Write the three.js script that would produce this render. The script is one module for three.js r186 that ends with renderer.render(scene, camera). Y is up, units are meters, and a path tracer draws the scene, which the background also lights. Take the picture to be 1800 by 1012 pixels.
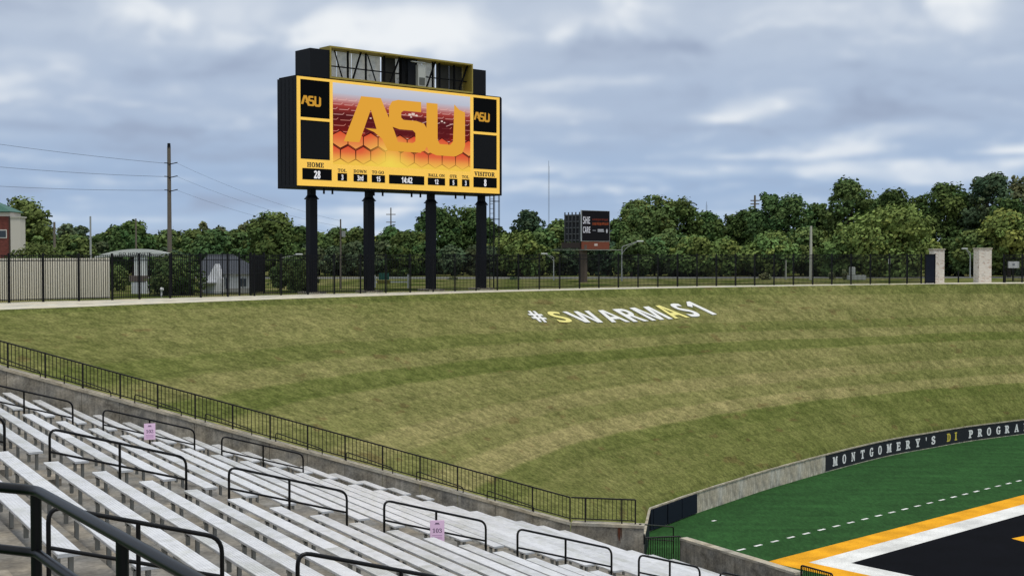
import * as THREE from 'three';
import { mergeGeometries, mergeVertices } from 'three/addons/utils/BufferGeometryUtils.js';
import { RoundedBoxGeometry } from 'three/addons/geometries/RoundedBoxGeometry.js';
import { FontLoader } from 'three/addons/loaders/FontLoader.js';

// ------------------------------------------------------------------ camera, sky, sun, exposure
const W0 = 1800, H0 = 1012, F = 2241, HOR = 447, EYE = 13;
const scene = new THREE.Scene();
const camera = new THREE.PerspectiveCamera(2 * Math.atan(506 / F) * 180 / Math.PI, 1024 / 575, 0.1, 6000);
const PITCH = Math.atan((506 - HOR) / F);
camera.position.set(0, EYE, 0);
camera.rotation.order = 'YXZ';
camera.rotation.x = -PITCH;
scene.add(camera);
const renderer = new THREE.WebGLRenderer({ antialias: true });
renderer.toneMapping = THREE.LinearToneMapping;
renderer.toneMappingExposure = 1.06;
renderer.shadowMap.enabled = true;

// seeded noise
function rng(seed) { let s = seed >>> 0; return () => { s = (s + 0x6D2B79F5) >>> 0; let t = s; t = Math.imul(t ^ (t >>> 15), t | 1); t ^= t + Math.imul(t ^ (t >>> 7), t | 61); return ((t ^ (t >>> 14)) >>> 0) / 4294967296; }; }
function hash2(x, y, s) { let h = Math.imul(x, 374761393) + Math.imul(y, 668265263) + Math.imul(s, 1274126177); h = Math.imul(h ^ (h >>> 13), 1274126177); return ((h ^ (h >>> 16)) >>> 0) / 4294967296; }
function vnoise(x, y, s = 0, per = 0) {
  const xi = Math.floor(x), yi = Math.floor(y), fx = x - xi, fy = y - yi;
  const u = fx * fx * (3 - 2 * fx), v = fy * fy * (3 - 2 * fy);
  let x0 = xi, x1 = xi + 1, y0 = yi, y1 = yi + 1;
  if (per) { x0 = ((x0 % per) + per) % per; x1 = ((x1 % per) + per) % per; y0 = ((y0 % per) + per) % per; y1 = ((y1 % per) + per) % per; }
  const a = hash2(x0, y0, s), b = hash2(x1, y0, s), c = hash2(x0, y1, s), d = hash2(x1, y1, s);
  return a + (b - a) * u + (c - a) * v + (a - b - c + d) * u * v;
}
function fbm(x, y, o = 4, s = 0, per = 0) { let r = 0, a = 0.5, n = 0; for (let i = 0; i < o; i++) { r += a * vnoise(x, y, s + i * 17, per); n += a; a *= 0.5; x *= 2; y *= 2; per *= 2; } return r / n; }
const lin = (c) => { c /= 255; return c <= 0.04045 ? c / 12.92 : Math.pow((c + 0.055) / 1.055, 2.4); };
const clamp = (x, a = 0, b = 1) => Math.min(b, Math.max(a, x));
const sstep = (a, b, x) => { const t = clamp((x - a) / (b - a)); return t * t * (3 - 2 * t); };
const mix3 = (a, b, t) => [a[0] + (b[0] - a[0]) * t, a[1] + (b[1] - a[1]) * t, a[2] + (b[2] - a[2]) * t];

// layered overcast sky: air, cloud sheets and a few brighter and darker cloud banks, by direction
const cloudBanks = [ // azimuth deg, elevation deg, half sizes deg, strength
  [-4.3, 9.6, 4.6, 0.9, 0.75], [-9.5, 10.3, 3.2, 0.8, 0.5], [-16, 10.6, 3.5, 0.7, 0.35], [9.6, 6.05, 2.3, 0.34, 0.8], [11.2, 6.5, 0.9, 0.2, 0.45], [13.6, 4.95, 2.6, 0.42, 0.75], [4.0, 7.75, 2.6, 0.22, 0.75], [1.2, 7.2, 2.0, 0.35, 0.5],
  [2.4, 9.9, 1.5, 0.5, 0.5], [19.6, 10.9, 1.5, 0.6, 1.0], [20.2, 9.7, 1.3, 0.8, 0.6], [21.6, 4.3, 1.1, 0.6, 0.9], [-20.0, 3.0, 0.7, 0.22, 0.5], [-18.0, 3.0, 1.2, 0.5, 0.25], [-6.4, 2.2, 1.7, 0.8, 0.55], [-5.2, 2.4, 0.8, 0.5, 0.35], [-9.7, 2.1, 0.8, 0.3, 0.4],
  [-21, 8.0, 3.0, 0.9, 0.35], [-12, 5.5, 5, 0.5, 0.25], [2.0, 4.0, 4, 0.4, 0.35], [8, 3.2, 5, 0.35, 0.3], [13.5, 3.7, 1.6, 0.6, 0.3], [-1.0, 2.2, 1.0, 0.6, 0.3],
  [5.0, 9.15, 3.2, 0.55, -0.85], [0.7, 8.9, 1.6, 0.6, -0.45], [-14, 7.6, 6.0, 0.8, -0.5], [-17, 5.2, 6, 0.6, -0.55], [15.2, 6.0, 3.0, 0.35, -0.5], [11.4, 5.2, 2.2, 0.35, -0.45], [8, 8.2, 4, 0.4, -0.3], [17, 8.2, 4, 0.5, -0.2], [-10, 4.3, 4, 0.5, -0.4],
];
function skyColor(az, el) {
  const e = Math.max(0, el);
  let air = mix3([174, 194, 218], [158, 180, 209], sstep(0.5, 2.6, e));
  air = mix3(air, [169, 185, 208], sstep(3, 6.5, e));
  air = mix3(air, [184, 196, 213], sstep(6.5, 11, e));
  air = mix3(air, [212, 217, 224], sstep(12, 50, e));
  const st = 1 + 1.4 * Math.exp(-e / 12);
  const sx = az / 11, sy = Math.log(1 + e / 6) * 4.2 * st * 0.7;
  const wx = fbm(sx * 1.7 + 5, sy * 1.7, 4, 91) - 0.5, wy = fbm(sx * 1.7 - 9, sy * 1.7, 4, 57) - 0.5;
  let c = fbm(sx * 2 + wx * 1.1 + 31, sy * 2 + wy * 1.3, 6, 11, 0) - 0.5;
  let c2 = fbm(sx * 7 + wx * 5 + 3, sy * 6.5 + wy * 5, 5, 23) - 0.5;
  const c3 = fbm(sx * 1.3 + wx * 1.5 - 12, sy * 7 + wy * 3.5, 5, 67) - 0.5;   // thin horizontal sheets
  let k = c * 1.35 + c2 * 0.75 * sstep(0.0, 3, e) + c3 * 1.15;
  const ja = az + wx * 3.6 + c2 * 2.2, je = el + wy * 1.0 + c2 * 0.75;
  for (const [a, l, ha, hl, s] of cloudBanks) {
    const q = ((ja - a) / ha) ** 2 + ((je - l) / hl) ** 2;
    if (q < 9) k += s * Math.exp(-q * 0.75);
  }
  const b = sstep(-0.05, 1.05, k), d = sstep(0.0, 0.9, -k);
  let col = mix3(air, [231, 235, 239], b);
  col = mix3(col, [150, 164, 188], d * 0.85);
  return col;
}
{
  const w = 2048, h = 1024, data = new Float32Array(w * h * 4);
  for (let j = 0; j < h; j++) {
    const el = ((j + 0.5) / h - 0.5) * 180;
    for (let i = 0; i < w; i++) {
      let az = ((i + 0.5) / w) * 360 - 90; if (az > 180) az -= 360;   // 0 = camera's forward (-z), + to the right
      const k = (j * w + i) * 4;
      let c;
      if (el < -0.5) c = [150, 152, 140]; else if (az > 150 || az < -150) { const t = (Math.abs(az) - 150) / 30, A = skyColor(az, el), B = skyColor(az > 0 ? az - 360 : az + 360, el); c = mix3(A, B, t * 0.5); } else c = skyColor(az, el);
      data[k] = lin(c[0]); data[k + 1] = lin(c[1]); data[k + 2] = lin(c[2]); data[k + 3] = 1;
    }
  }
  const sky = new THREE.DataTexture(data, w, h, THREE.RGBAFormat, THREE.FloatType);
  sky.mapping = THREE.EquirectangularReflectionMapping; sky.colorSpace = THREE.LinearSRGBColorSpace;
  sky.magFilter = sky.minFilter = THREE.LinearFilter; sky.wrapS = THREE.RepeatWrapping; sky.needsUpdate = true;
  scene.background = sky; scene.environment = sky;
}
const sun = new THREE.DirectionalLight(new THREE.Color(1, 0.95, 0.86), 1.5);
sun.position.set(28, 100, -28); sun.target.position.set(0, 0, -60);
sun.castShadow = true; sun.shadow.radius = 30; sun.shadow.mapSize.set(4096, 4096);
Object.assign(sun.shadow.camera, { left: -130, right: 130, top: 130, bottom: -130, near: 1, far: 500 });
scene.add(sun, sun.target);

// ------------------------------------------------------------------ geometry helpers
const V = (x, y, z) => new THREE.Vector3(x, y, z);
// a pixel of the photograph gives a direction; the point is where it meets a depth or a level
function dirOf(px, py) { const cx = px - W0 / 2, cy = H0 / 2 - py, c = Math.cos(PITCH), s = Math.sin(PITCH); const Z = F * c + cy * s, Y = cy * c - F * s; return [cx / Z, Y / Z]; }
function atDepth(px, py, depth) { const [a, b] = dirOf(px, py); return V(a * depth, EYE + b * depth, -depth); }
function atLevel(px, py, y) { const [a, b] = dirOf(px, py); const d = (y - EYE) / b; return V(a * d, y, -d); }
const CREST = EYE - 2.44;                     // level of the ground round the bowl
const groundAt = (px, depth) => { const [a] = dirOf(px, HOR); return V(a * depth, CREST, -depth); };
const topY = (py, depth) => EYE + dirOf(900, py)[1] * depth;

const names = new Map();
function numbered(n) { const k = names.get(n) || 0; names.set(n, k + 1); return k ? `${n}_${String(k).padStart(3, '0')}` : n; }
function finish(o) { o.traverse((m) => { if (m.isMesh) { m.castShadow = true; m.receiveShadow = true; } }); return o; }
function mesh(name, geo, mat, parent) { const m = new THREE.Mesh(geo, mat); m.name = name; m.castShadow = m.receiveShadow = true; if (parent) parent.add(m); return m; }
function thing(name, label, category, pos = V(0, 0, 0), turn = 0, group) { const o = new THREE.Group(); o.name = numbered(name); o.position.copy(pos); o.rotation.y = turn; o.userData = { label, category }; if (group) o.userData.group = group; scene.add(o); return o; }
function single(name, geo, mat, label, category, group) { const m = mesh(numbered(name), geo, mat, scene); m.userData = { label, category }; if (group) m.userData.group = group; return m; }
function structure(name, geo, mat) { const m = mesh(numbered(name), geo, mat, scene); m.userData.kind = 'structure'; return m; }
function copyOf(o, pos, turn, label) { const c = o.clone(); c.name = numbered(o.name.replace(/_\d{3}$/, '')); c.userData = { ...o.userData }; if (label) c.userData.label = label; if (pos) c.position.copy(pos); if (turn !== undefined) c.rotation.y = turn; scene.add(c); return c; }

// uv in metres from the way each face points in the object's own space
function metric(g) {
  g = g.index ? g.toNonIndexed() : g;
  const p = g.attributes.position, uv = new Float32Array(p.count * 2), a = V(), b = V(), c = V(), n = V(), t = V(), q = V();
  for (let i = 0; i < p.count; i += 3) {
    a.fromBufferAttribute(p, i); b.fromBufferAttribute(p, i + 1); c.fromBufferAttribute(p, i + 2);
    n.crossVectors(b.sub(a), c.sub(a)); if (n.lengthSq() > 0) n.normalize(); 
    const flat = Math.abs(n.y) > 0.8; if (!flat) t.set(n.z, 0, -n.x).normalize();
    for (let k = 0; k < 3; k++) { q.fromBufferAttribute(p, i + k); uv[(i + k) * 2] = flat ? q.x : q.dot(t); uv[(i + k) * 2 + 1] = flat ? q.z : q.y; }
  }
  g.setAttribute('uv', new THREE.BufferAttribute(uv, 2)); g.computeVertexNormals();
  return g;
}
const box = (w, h, d, x = 0, y = 0, z = 0) => metric(new THREE.BoxGeometry(w, h, d)).translate(x, y, z);
const rbox = (w, h, d, r, x = 0, y = 0, z = 0) => new RoundedBoxGeometry(w, h, d, 1, r).translate(x, y, z);
// a straight bar between two points
function bar(a, b, w, h = w) { const d = b.clone().sub(a), L = d.length(); const g = new THREE.BoxGeometry(w, h, L); const m = new THREE.Matrix4().lookAt(b, a, Math.abs(d.y) > L * 0.98 ? V(1, 0, 0) : V(0, 1, 0)); m.setPosition(a.clone().add(b).multiplyScalar(0.5)); return g.applyMatrix4(m); }
// solid from an outline in plan (x,z pairs) between a floor and a top height (number or function)
function prism(pts, y0, y1) {
  const top = typeof y1 === 'function' ? y1 : () => y1, bot = typeof y0 === 'function' ? y0 : () => y0;
  const pos = []; const n = pts.length;
  const A = (i) => [pts[i][0], bot(i), pts[i][1]], B = (i) => [pts[i][0], top(i), pts[i][1]];
  let area = 0; for (let i = 0; i < n; i++) { const j = (i + 1) % n; area += pts[i][0] * pts[j][1] - pts[j][0] * pts[i][1]; }
  const tri = (a, b, c) => { if (area > 0) pos.push(...a, ...b, ...c); else pos.push(...a, ...c, ...b); };
  for (let i = 1; i < n - 1; i++) { tri(B(0), B(i + 1), B(i)); tri(A(0), A(i), A(i + 1)); }
  for (let i = 0; i < n; i++) { const j = (i + 1) % n; tri(A(i), B(j), A(j)); tri(A(i), B(i), B(j)); }
  const g = new THREE.BufferGeometry(); g.setAttribute('position', new THREE.Float32BufferAttribute(pos, 3));
  return metric(g);
}
// round pipe through points, corners bent with radius br
function bend(pts, br, seg = 5) {
  if (!br) return pts; const out = [pts[0]];
  for (let i = 1; i < pts.length - 1; i++) { const p = pts[i], u = pts[i - 1].clone().sub(p), v = pts[i + 1].clone().sub(p); const r = Math.min(br, u.length() * 0.48, v.length() * 0.48); const a = p.clone().addScaledVector(u.normalize(), r), b = p.clone().addScaledVector(v.normalize(), r);
    for (let k = 0; k <= seg; k++) { const t = k / seg; out.push(a.clone().multiplyScalar((1 - t) * (1 - t)).addScaledVector(p, 2 * t * (1 - t)).addScaledVector(b, t * t)); } }
  out.push(pts[pts.length - 1]); return out;
}
function pipe(pts0, r, br = 0, sides = 8) {
  const pts = bend(pts0, br), n = pts.length, pos = [], idx = [], nor = []; let up = null;
  for (let i = 0; i < n; i++) {
    const t = pts[Math.min(n - 1, i + 1)].clone().sub(pts[Math.max(0, i - 1)]).normalize();
    if (!up) up = Math.abs(t.y) > 0.9 ? V(1, 0, 0) : V(0, 1, 0);
    const x = V().crossVectors(up, t).normalize(), y = V().crossVectors(t, x).normalize(); up = y;
    for (let k = 0; k < sides; k++) { const a = k / sides * Math.PI * 2, d = x.clone().multiplyScalar(Math.cos(a)).addScaledVector(y, Math.sin(a)); nor.push(d.x, d.y, d.z); pos.push(pts[i].x + d.x * r, pts[i].y + d.y * r, pts[i].z + d.z * r); }
  }
  for (let i = 0; i < n - 1; i++) for (let k = 0; k < sides; k++) { const a = i * sides + k, b = i * sides + (k + 1) % sides, c = a + sides, d = b + sides; idx.push(a, b, c, b, d, c); }
  for (const [o, flip] of [[0, 1], [(n - 1) * sides, 0]]) for (let k = 1; k < sides - 1; k++) flip ? idx.push(o, o + k + 1, o + k) : idx.push(o, o + k, o + k + 1);
  const g = new THREE.BufferGeometry(); g.setAttribute('position', new THREE.Float32BufferAttribute(pos, 3)); g.setAttribute('normal', new THREE.Float32BufferAttribute(nor, 3)); g.setAttribute('uv', new THREE.Float32BufferAttribute(new Float32Array(pos.length / 3 * 2), 2)); g.setIndex(idx); return g;
}
function merge(list) { const l = list.map((g) => { const q = g.index ? g.toNonIndexed() : g; for (const k of Object.keys(q.attributes)) if (!['position', 'normal', 'uv'].includes(k)) q.deleteAttribute(k); return q; }); return mergeGeometries(l); }
// ribbon of quads between two rows of points
function ribbon(A, B, uvOf) {
  const pos = [], uv = [], idx = []; let len = 0;
  A.forEach((a, i) => { if (i) len += a.distanceTo(A[i - 1]); const b = B[i]; pos.push(a.x, a.y, a.z, b.x, b.y, b.z); uv.push(len, 0, len, a.distanceTo(b)); if (i) { const k = i * 2; idx.push(k - 2, k, k - 1, k - 1, k, k + 1); } });
  const g = new THREE.BufferGeometry(); g.setAttribute('position', new THREE.Float32BufferAttribute(pos, 3)); g.setAttribute('uv', new THREE.Float32BufferAttribute(uv, 2)); g.setIndex(idx); g.computeVertexNormals(); return g;
}

// ------------------------------------------------------------------ textures and materials
function tex(w, h, fn, srgb = true) {
  const d = new Uint8Array(w * h * 4);
  for (let j = 0; j < h; j++) for (let i = 0; i < w; i++) { const c = fn(i, j), k = (j * w + i) * 4; d[k] = clamp(c[0], 0, 255); d[k + 1] = clamp(c[1], 0, 255); d[k + 2] = clamp(c[2], 0, 255); d[k + 3] = 255; }
  const t = new THREE.DataTexture(d, w, h); if (srgb) t.colorSpace = THREE.SRGBColorSpace; t.wrapS = t.wrapT = THREE.RepeatWrapping; t.magFilter = THREE.LinearFilter; t.minFilter = THREE.LinearMipmapLinearFilter; t.generateMipmaps = true; t.needsUpdate = true; return t;
}
const rep = (t, m) => { t.repeat.set(1 / m, 1 / m); return t; };
const std = (color, roughness = 0.8, metalness = 0, o = {}) => new THREE.MeshStandardMaterial({ color, roughness, metalness, ...o });
const matte = (color, roughness = 0.9, o = {}, specularIntensity = 0.12) => new THREE.MeshPhysicalMaterial({ color, roughness, metalness: 0, specularIntensity, ...o });
function concreteTex(base, spread, seed, streak) {
  return tex(512, 512, (i, j) => {
    const x = i / 512, y = j / 512;
    let n = (fbm(x * 8, y * 8, 5, seed, 8) - 0.5) * 1.6 + (fbm(x * 64, y * 64, 2, seed + 5, 64) - 0.5) * 0.7;
    const st = fbm(x * 40, y * 3, 3, seed + 9, 0), edge = 1;
    if (streak) n += (st - 0.5) * streak * edge * (0.4 + 0.6 * vnoise(x * 6, 2, seed + 3, 6));
    const blot = sstep(0.58, 0.72, fbm(x * 5, y * 5, 5, seed + 40, 5));
    const v = 1 + n * spread - blot * 0.13;
    const warm = (fbm(x * 4, y * 4, 3, seed + 70, 4) - 0.5) * 18;
    return [base[0] * v + warm, base[1] * v + warm * 0.4, base[2] * v - warm * 0.5];
  });
}
const M = {};
M.tier = std(0xffffff, 0.92, 0, { map: rep(concreteTex([130, 125, 116], 0.4, 3, 0), 2.6) });
M.step = std(0xffffff, 0.92, 0, { map: rep(concreteTex([140, 132, 119], 0.34, 8, 0), 2.1) });
M.wall = std(0xffffff, 0.93, 0, { map: rep(concreteTex([142, 136, 124], 0.4, 14, 0.9), 2.3) });
M.wallCap = std(0xffffff, 0.9, 0, { map: rep(concreteTex([178, 170, 152], 0.25, 19, 0), 2.0) });
M.paleWall = std(0xffffff, 0.9, 0, { map: rep(concreteTex([183, 176, 160], 0.3, 25, 1.4), 2.6) });
M.path = std(0xffffff, 0.9, 0, { map: rep(concreteTex([205, 199, 180], 0.16, 31, 0), 5) });
M.black = matte(0x101114, 0.5, {}, 0.4);
M.railBrown = matte(0x211f1c, 0.55, {}, 0.5);
M.darkPipe = matte(0x0b0b0c, 0.34, {}, 0.55);
M.navy = matte(0x121826, 0.6, {}, 0.4);
const aluTex = (base, seed) => rep(tex(256, 256, (i, j) => { const x = i / 256, y = j / 256, grime = sstep(0.52, 0.75, fbm(x * 5, y * 5, 5, seed + 3, 5)), scuff = sstep(0.8, 0.9, vnoise(x * 90, y * 14, seed + 7)) * 0.06; const v = base * (1 + (fbm(x * 16, y * 16, 4, seed, 16) - 0.5) * 0.16 + (hash2(i, j, seed) - 0.5) * 0.05 - grime * 0.06 - scuff * 0.6); return [v, v * 0.998, v * (1 - grime * 0.03)]; }), 1.7);
M.alus = [[230, 77], [224, 81], [235, 85], [219, 89]].map(([b, q]) => std(0xffffff, 0.34, 0.12, { map: aluTex(b, q) }));
M.aluDull = std(0x94938c, 0.6, 0.2);
M.aluCap = std(0xc9ccd0, 0.4, 0.3);
M.yellow = std(0xf3bd3d, 0.55);
M.white = std(0xdedede, 0.7);

// ------------------------------------------------------------------ grandstand frame of reference: rows run along R, steps go down along D
const RA = Math.atan((900 + 450) / F);
const R2 = [-Math.sin(RA), Math.cos(RA)], D2 = [Math.cos(RA), Math.sin(RA)];   // (X, depth)
const ds = (d, s, y) => V(D2[0] * d + R2[0] * s, y, -(D2[1] * d + R2[1] * s));
const toDS = (v) => [v.x * D2[0] - v.z * D2[1], v.x * R2[0] - v.z * R2[1]];
const ROW = 0.79, SLOPE = 0.295, backD = (k) => 4.23 + ROW * k;
const seatY = (k) => EYE - (2.225 + SLOPE * backD(k));
const slopeY = (d) => EYE - (2.225 + SLOPE * d) - 0.43;
const treadYAt = (d) => seatY(Math.floor((d - 4.18) / ROW)) - 0.43;
const K0 = -5, K1 = 25;

// wall that closes the end of the stand: top line
const wallDepth = (px) => 38.6 + px / 1003 * 1.2;
const wallTop = (px) => atDepth(px, 644.5 + 0.2727 * px, wallDepth(px));
const cornerP = wallTop(1003), endP = atLevel(1131, 923.5, cornerP.y);
const [cd, cs] = toDS(cornerP), [w0d, w0s] = toDS(wallTop(0)), [ed, es] = toDS(endP);
const wallS = (d) => d < cd ? w0s + (d - w0d) * (cs - w0s) / (cd - w0d) : cs + (d - cd) * (es - cs) / (ed - cd);

// ------------------------------------------------------------------ bowl: lower edge, crest, bank
const FIELD = 0;
const bowlTopPx = [[1141, 893], [1180, 879.5], [1224, 864], [1285, 845], [1346.6, 826], [1400, 811.5], [1453, 797.5], [1564, 771.5], [1640, 758.5], [1705.5, 748], [1800, 736.5]];
const bowlPts = bowlTopPx.map(([x, y]) => atLevel(x, y, 1.1));
{ const a = bowlPts[bowlPts.length - 2], b = bowlPts[bowlPts.length - 1], d = b.clone().sub(a).normalize(); bowlPts.push(b.clone().addScaledVector(d, 12), b.clone().addScaledVector(d, 26)); }
const bowlCurve = new THREE.CatmullRomCurve3(bowlPts);
const crestPx = [[-260, 556], [-120, 549.5], [0, 544.3], [120, 540], [230, 535.5], [440, 527.5], [560, 523.4], [700, 518.8], [880, 513], [1000, 510], [1100, 507.7], [1300, 504.2], [1500, 501], [1640, 499.2], [1800, 498.2]];
const crestPts = crestPx.map(([x, y]) => atLevel(x, y, CREST));
{ const b = crestPts[crestPts.length - 1]; crestPts.push(b.clone().add(V(22, 0, -6)), b.clone().add(V(50, 0, -14))); }
const crestCurve = new THREE.CatmullRomCurve3(crestPts);
const crestLevel = CREST;
const startP = V(3.7, 1.1, -41.5);
// matching pairs of lower and upper stations
const stations = [];
const crestTable = Array.from({ length: 801 }, (_, i) => { const p = crestCurve.getPointAt(i / 800); return 900 + F * p.x / -p.z; });
const crestU = (px) => { let i = 0; while (i < 800 && crestTable[i] < px) i++; return i / 800; };
for (const [px, c, y] of [[-260, -260, -2.3], [0, -20, -3.7], [330, 230, -6.4], [660, 470, -9.0], [900, 640, -10.7], [1003, 730, -11.3]]) { const p = wallTop(px); p.y = Math.min(p.y - 0.1, EYE + y); stations.push([p, crestU(c)]); }
stations.push([V(startP.x - 0.8, 1.12, startP.z + 0.6), crestU(790)], [startP.clone().setY(1.08), crestU(850)]);
{ const a = startP.clone().setY(1.06), b = bowlPts[0].clone(); stations.push([a.clone().lerp(b, 0.35), crestU(910)], [a.clone().lerp(b, 0.7), crestU(965)]); }
const nb = 22; for (let i = 0; i <= nb; i++) { const p = bowlCurve.getPointAt(i / nb); p.y -= 0.05; const u0 = crestU(1020); stations.push([p, u0 + (1 - u0) * i / nb]); }
function stationAt(f) { const x = f * (stations.length - 1), i = Math.min(stations.length - 2, Math.floor(x)), t = x - i; return [stations[i][0].clone().lerp(stations[i + 1][0], t), crestCurve.getPointAt(clamp(stations[i][1] + (stations[i + 1][1] - stations[i][1]) * t))]; }
const BNU = 300, BNV = 56;
const bankCols = []; { let m = 0, prev = null; for (let i = 0; i <= BNU; i++) { const [L, U] = stationAt(i / BNU); const mid = L.clone().lerp(U, 0.5); if (prev) m += mid.distanceTo(prev); prev = mid; bankCols.push([L, U, m, L.distanceTo(U)]); } }
const bankTop = (t) => t + 0.05 * Math.sin(Math.PI * t) * 1;     // a gently swelling face
const BX0 = -34, BZ0 = -126, BW = 132, BH = 96; let bankLevel = null;
const bankGeo = (() => {
  const pos = [], uv = [], idx = [];
  for (let i = 0; i <= BNU; i++) for (let j = 0; j <= BNV; j++) {
    const [L, U, m, w] = bankCols[i], t = j / BNV, p = L.clone().lerp(U, t);
    const rise = U.y - L.y; p.y = L.y + rise * (t + 0.035 * Math.sin(Math.PI * t));
    const edge = Math.min(1, t * 8, (1 - t) * 8);
    pos.push(p.x, p.y, p.z); uv.push((p.x - BX0) / BW, (p.z - BZ0) / BH);
    if (i && j) { const a = (i - 1) * (BNV + 1) + j - 1, b = a + 1, c = a + BNV + 1, d = c + 1; idx.push(a, c, b, b, c, d); }
  }
  // settle the surface like a stretched skin between the crest and the field wall; free along the stand
  const NV1 = BNV + 1, C = 0.8, X0 = -34, Z0 = -128, NX = 170, NZ = 122, val = new Float32Array(NX * NZ), kind = new Uint8Array(NX * NZ);
  const lo = bankCols.map((c) => c[0]), up = bankCols.map((c) => c[1]), poly = [...lo, ...up.slice().reverse()];
  const inside = (x, z) => { let c = false; for (let i = 0, j = poly.length - 1; i < poly.length; j = i++) { const a = poly[i], b = poly[j]; if ((a.z > z) !== (b.z > z) && x < (b.x - a.x) * (z - a.z) / (b.z - a.z) + a.x) c = !c; } return c; };
  const near = (list, x, z) => { let bd = 1e9, bi = 0; for (let i = 0; i < list.length; i += 2) { const d = (list[i].x - x) ** 2 + (list[i].z - z) ** 2; if (d < bd) { bd = d; bi = i; } } return [bd, bi]; };
  const freeTo = Math.round(BNU * 6 / (stations.length - 1));
  for (let r = 0; r < NZ; r++) for (let q = 0; q < NX; q++) { const k = r * NX + q, x = X0 + q * C, z = Z0 + r * C; if (inside(x, z)) { kind[k] = 1; val[k] = EYE - 7; } else { const [dl, il] = near(lo, x, z), [du] = near(up, x, z); if (du < dl) { kind[k] = 2; val[k] = CREST; } else if (il >= freeTo) { kind[k] = 2; val[k] = 1.05; } } }
  for (let it = 0; it < 700; it++) for (let r = 1; r < NZ - 1; r++) for (let q = 1; q < NX - 1; q++) { const k = r * NX + q; if (kind[k] !== 1) continue; let sum = 0, n = 0; for (const d of [1, -1, NX, -NX]) if (kind[k + d]) { sum += val[k + d]; n++; } if (n) val[k] += (sum / n - val[k]) * 1.75; }
  for (let it = 0; it < 6; it++) { const kk = kind.slice(); for (let r = 1; r < NZ - 1; r++) for (let q = 1; q < NX - 1; q++) { const k = r * NX + q; if (kind[k]) continue; let sum = 0, n = 0; for (const d of [1, -1, NX, -NX]) if (kind[k + d]) { sum += val[k + d]; n++; } if (n) { val[k] = sum / n; kk[k] = 3; } } kind.set(kk); }
  const sample = (x, z) => { const gx = clamp((x - X0) / C, 0, NX - 1.01), gz = clamp((z - Z0) / C, 0, NZ - 1.01), i = Math.floor(gx), j = Math.floor(gz), fx = gx - i, fz2 = gz - j, k = j * NX + i; return (val[k] * (1 - fx) + val[k + 1] * fx) * (1 - fz2) + (val[k + NX] * (1 - fx) + val[k + NX + 1] * fx) * fz2; };
  bankLevel = (x, z) => (sample(x, z) - 1.05) / (CREST - 1.05);
  const ys = new Float32Array(pos.length / 3);
  for (let i = 0; i <= BNU; i++) for (let j = 0; j <= BNV; j++) { const k = i * NV1 + j; ys[k] = j === BNV ? CREST : (j === 0 && i >= freeTo) ? 1.05 : sample(pos[k * 3], pos[k * 3 + 2]); }
  for (let i = 0; i <= BNU; i++) for (let j = 0; j <= BNV; j++) { const k = i * NV1 + j, [, , m, w] = bankCols[i], t = j / BNV, edge = Math.min(1, t * 8, (1 - t) * 8); pos[k * 3 + 1] = ys[k] + ((fbm(m / 5, t * w / 4, 4, 300) - 0.5) * 0.2) * edge; }
  const g = new THREE.BufferGeometry(); g.setAttribute('position', new THREE.Float32BufferAttribute(pos, 3)); g.setAttribute('uv', new THREE.Float32BufferAttribute(uv, 2)); g.setIndex(idx); g.computeVertexNormals(); return g;
})();
// mown bank: bands of mowing along the contour, dry straw patches, worn spots
const laneAt = (li) => (hash2(li, 7, 5) - 0.5) * 0.7 + ((li & 1) ? 0.22 : -0.22);
const bankColour = (wx, wz, grit) => {
  const t = bankLevel(wx, wz), u = clamp((wx + 5) / 20);
  const x = wx * 0.75 - wz * 0.66, y = t * 26;     // roughly along and across the slope
  const big = fbm(x / 14 + 3, y / 6, 4, 421) - 0.5, med = fbm(wx / 1.7, wz / 1.5, 4, 433) - 0.5, fine = fbm(wx / 0.3, wz / 0.3, 3, 447) - 0.5;
  const lane = t * 16 + big * 0.35 + med * 0.1 + x * 0.012, li = Math.floor(lane), lf = lane - li;
  const tone = laneAt(li) + (laneAt(li + 1) - laneAt(li)) * sstep(0.8, 1, lf);
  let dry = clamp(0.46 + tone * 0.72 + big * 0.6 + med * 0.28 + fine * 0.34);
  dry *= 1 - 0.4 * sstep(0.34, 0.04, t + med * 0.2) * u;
  let col = mix3([90, 99, 50], [141, 133, 90], dry);
  const track = sstep(0.06, 0.0, Math.abs(lf - 0.1)) * 0.09;
  const v = 1 + med * 0.12 + fine * 0.26 + grit * 0.36 - track;
  const worn = sstep(0.73, 0.8, fbm(x / 1.3 + 40, y / 0.8, 4, 460)); col = mix3(col, [98, 84, 54], worn * 0.5);
  return [col[0] * v, col[1] * v, col[2] * v];
};
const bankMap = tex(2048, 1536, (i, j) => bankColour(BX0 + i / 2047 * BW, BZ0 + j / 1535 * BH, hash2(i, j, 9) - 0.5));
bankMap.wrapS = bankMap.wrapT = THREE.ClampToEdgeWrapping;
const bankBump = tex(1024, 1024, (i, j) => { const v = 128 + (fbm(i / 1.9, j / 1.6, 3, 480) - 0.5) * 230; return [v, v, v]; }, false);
const bank = structure('grass_bank', bankGeo, matte(0xffffff, 1, { map: bankMap, bumpMap: bankBump, bumpScale: 0.03, side: THREE.DoubleSide }, 0));

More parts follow.
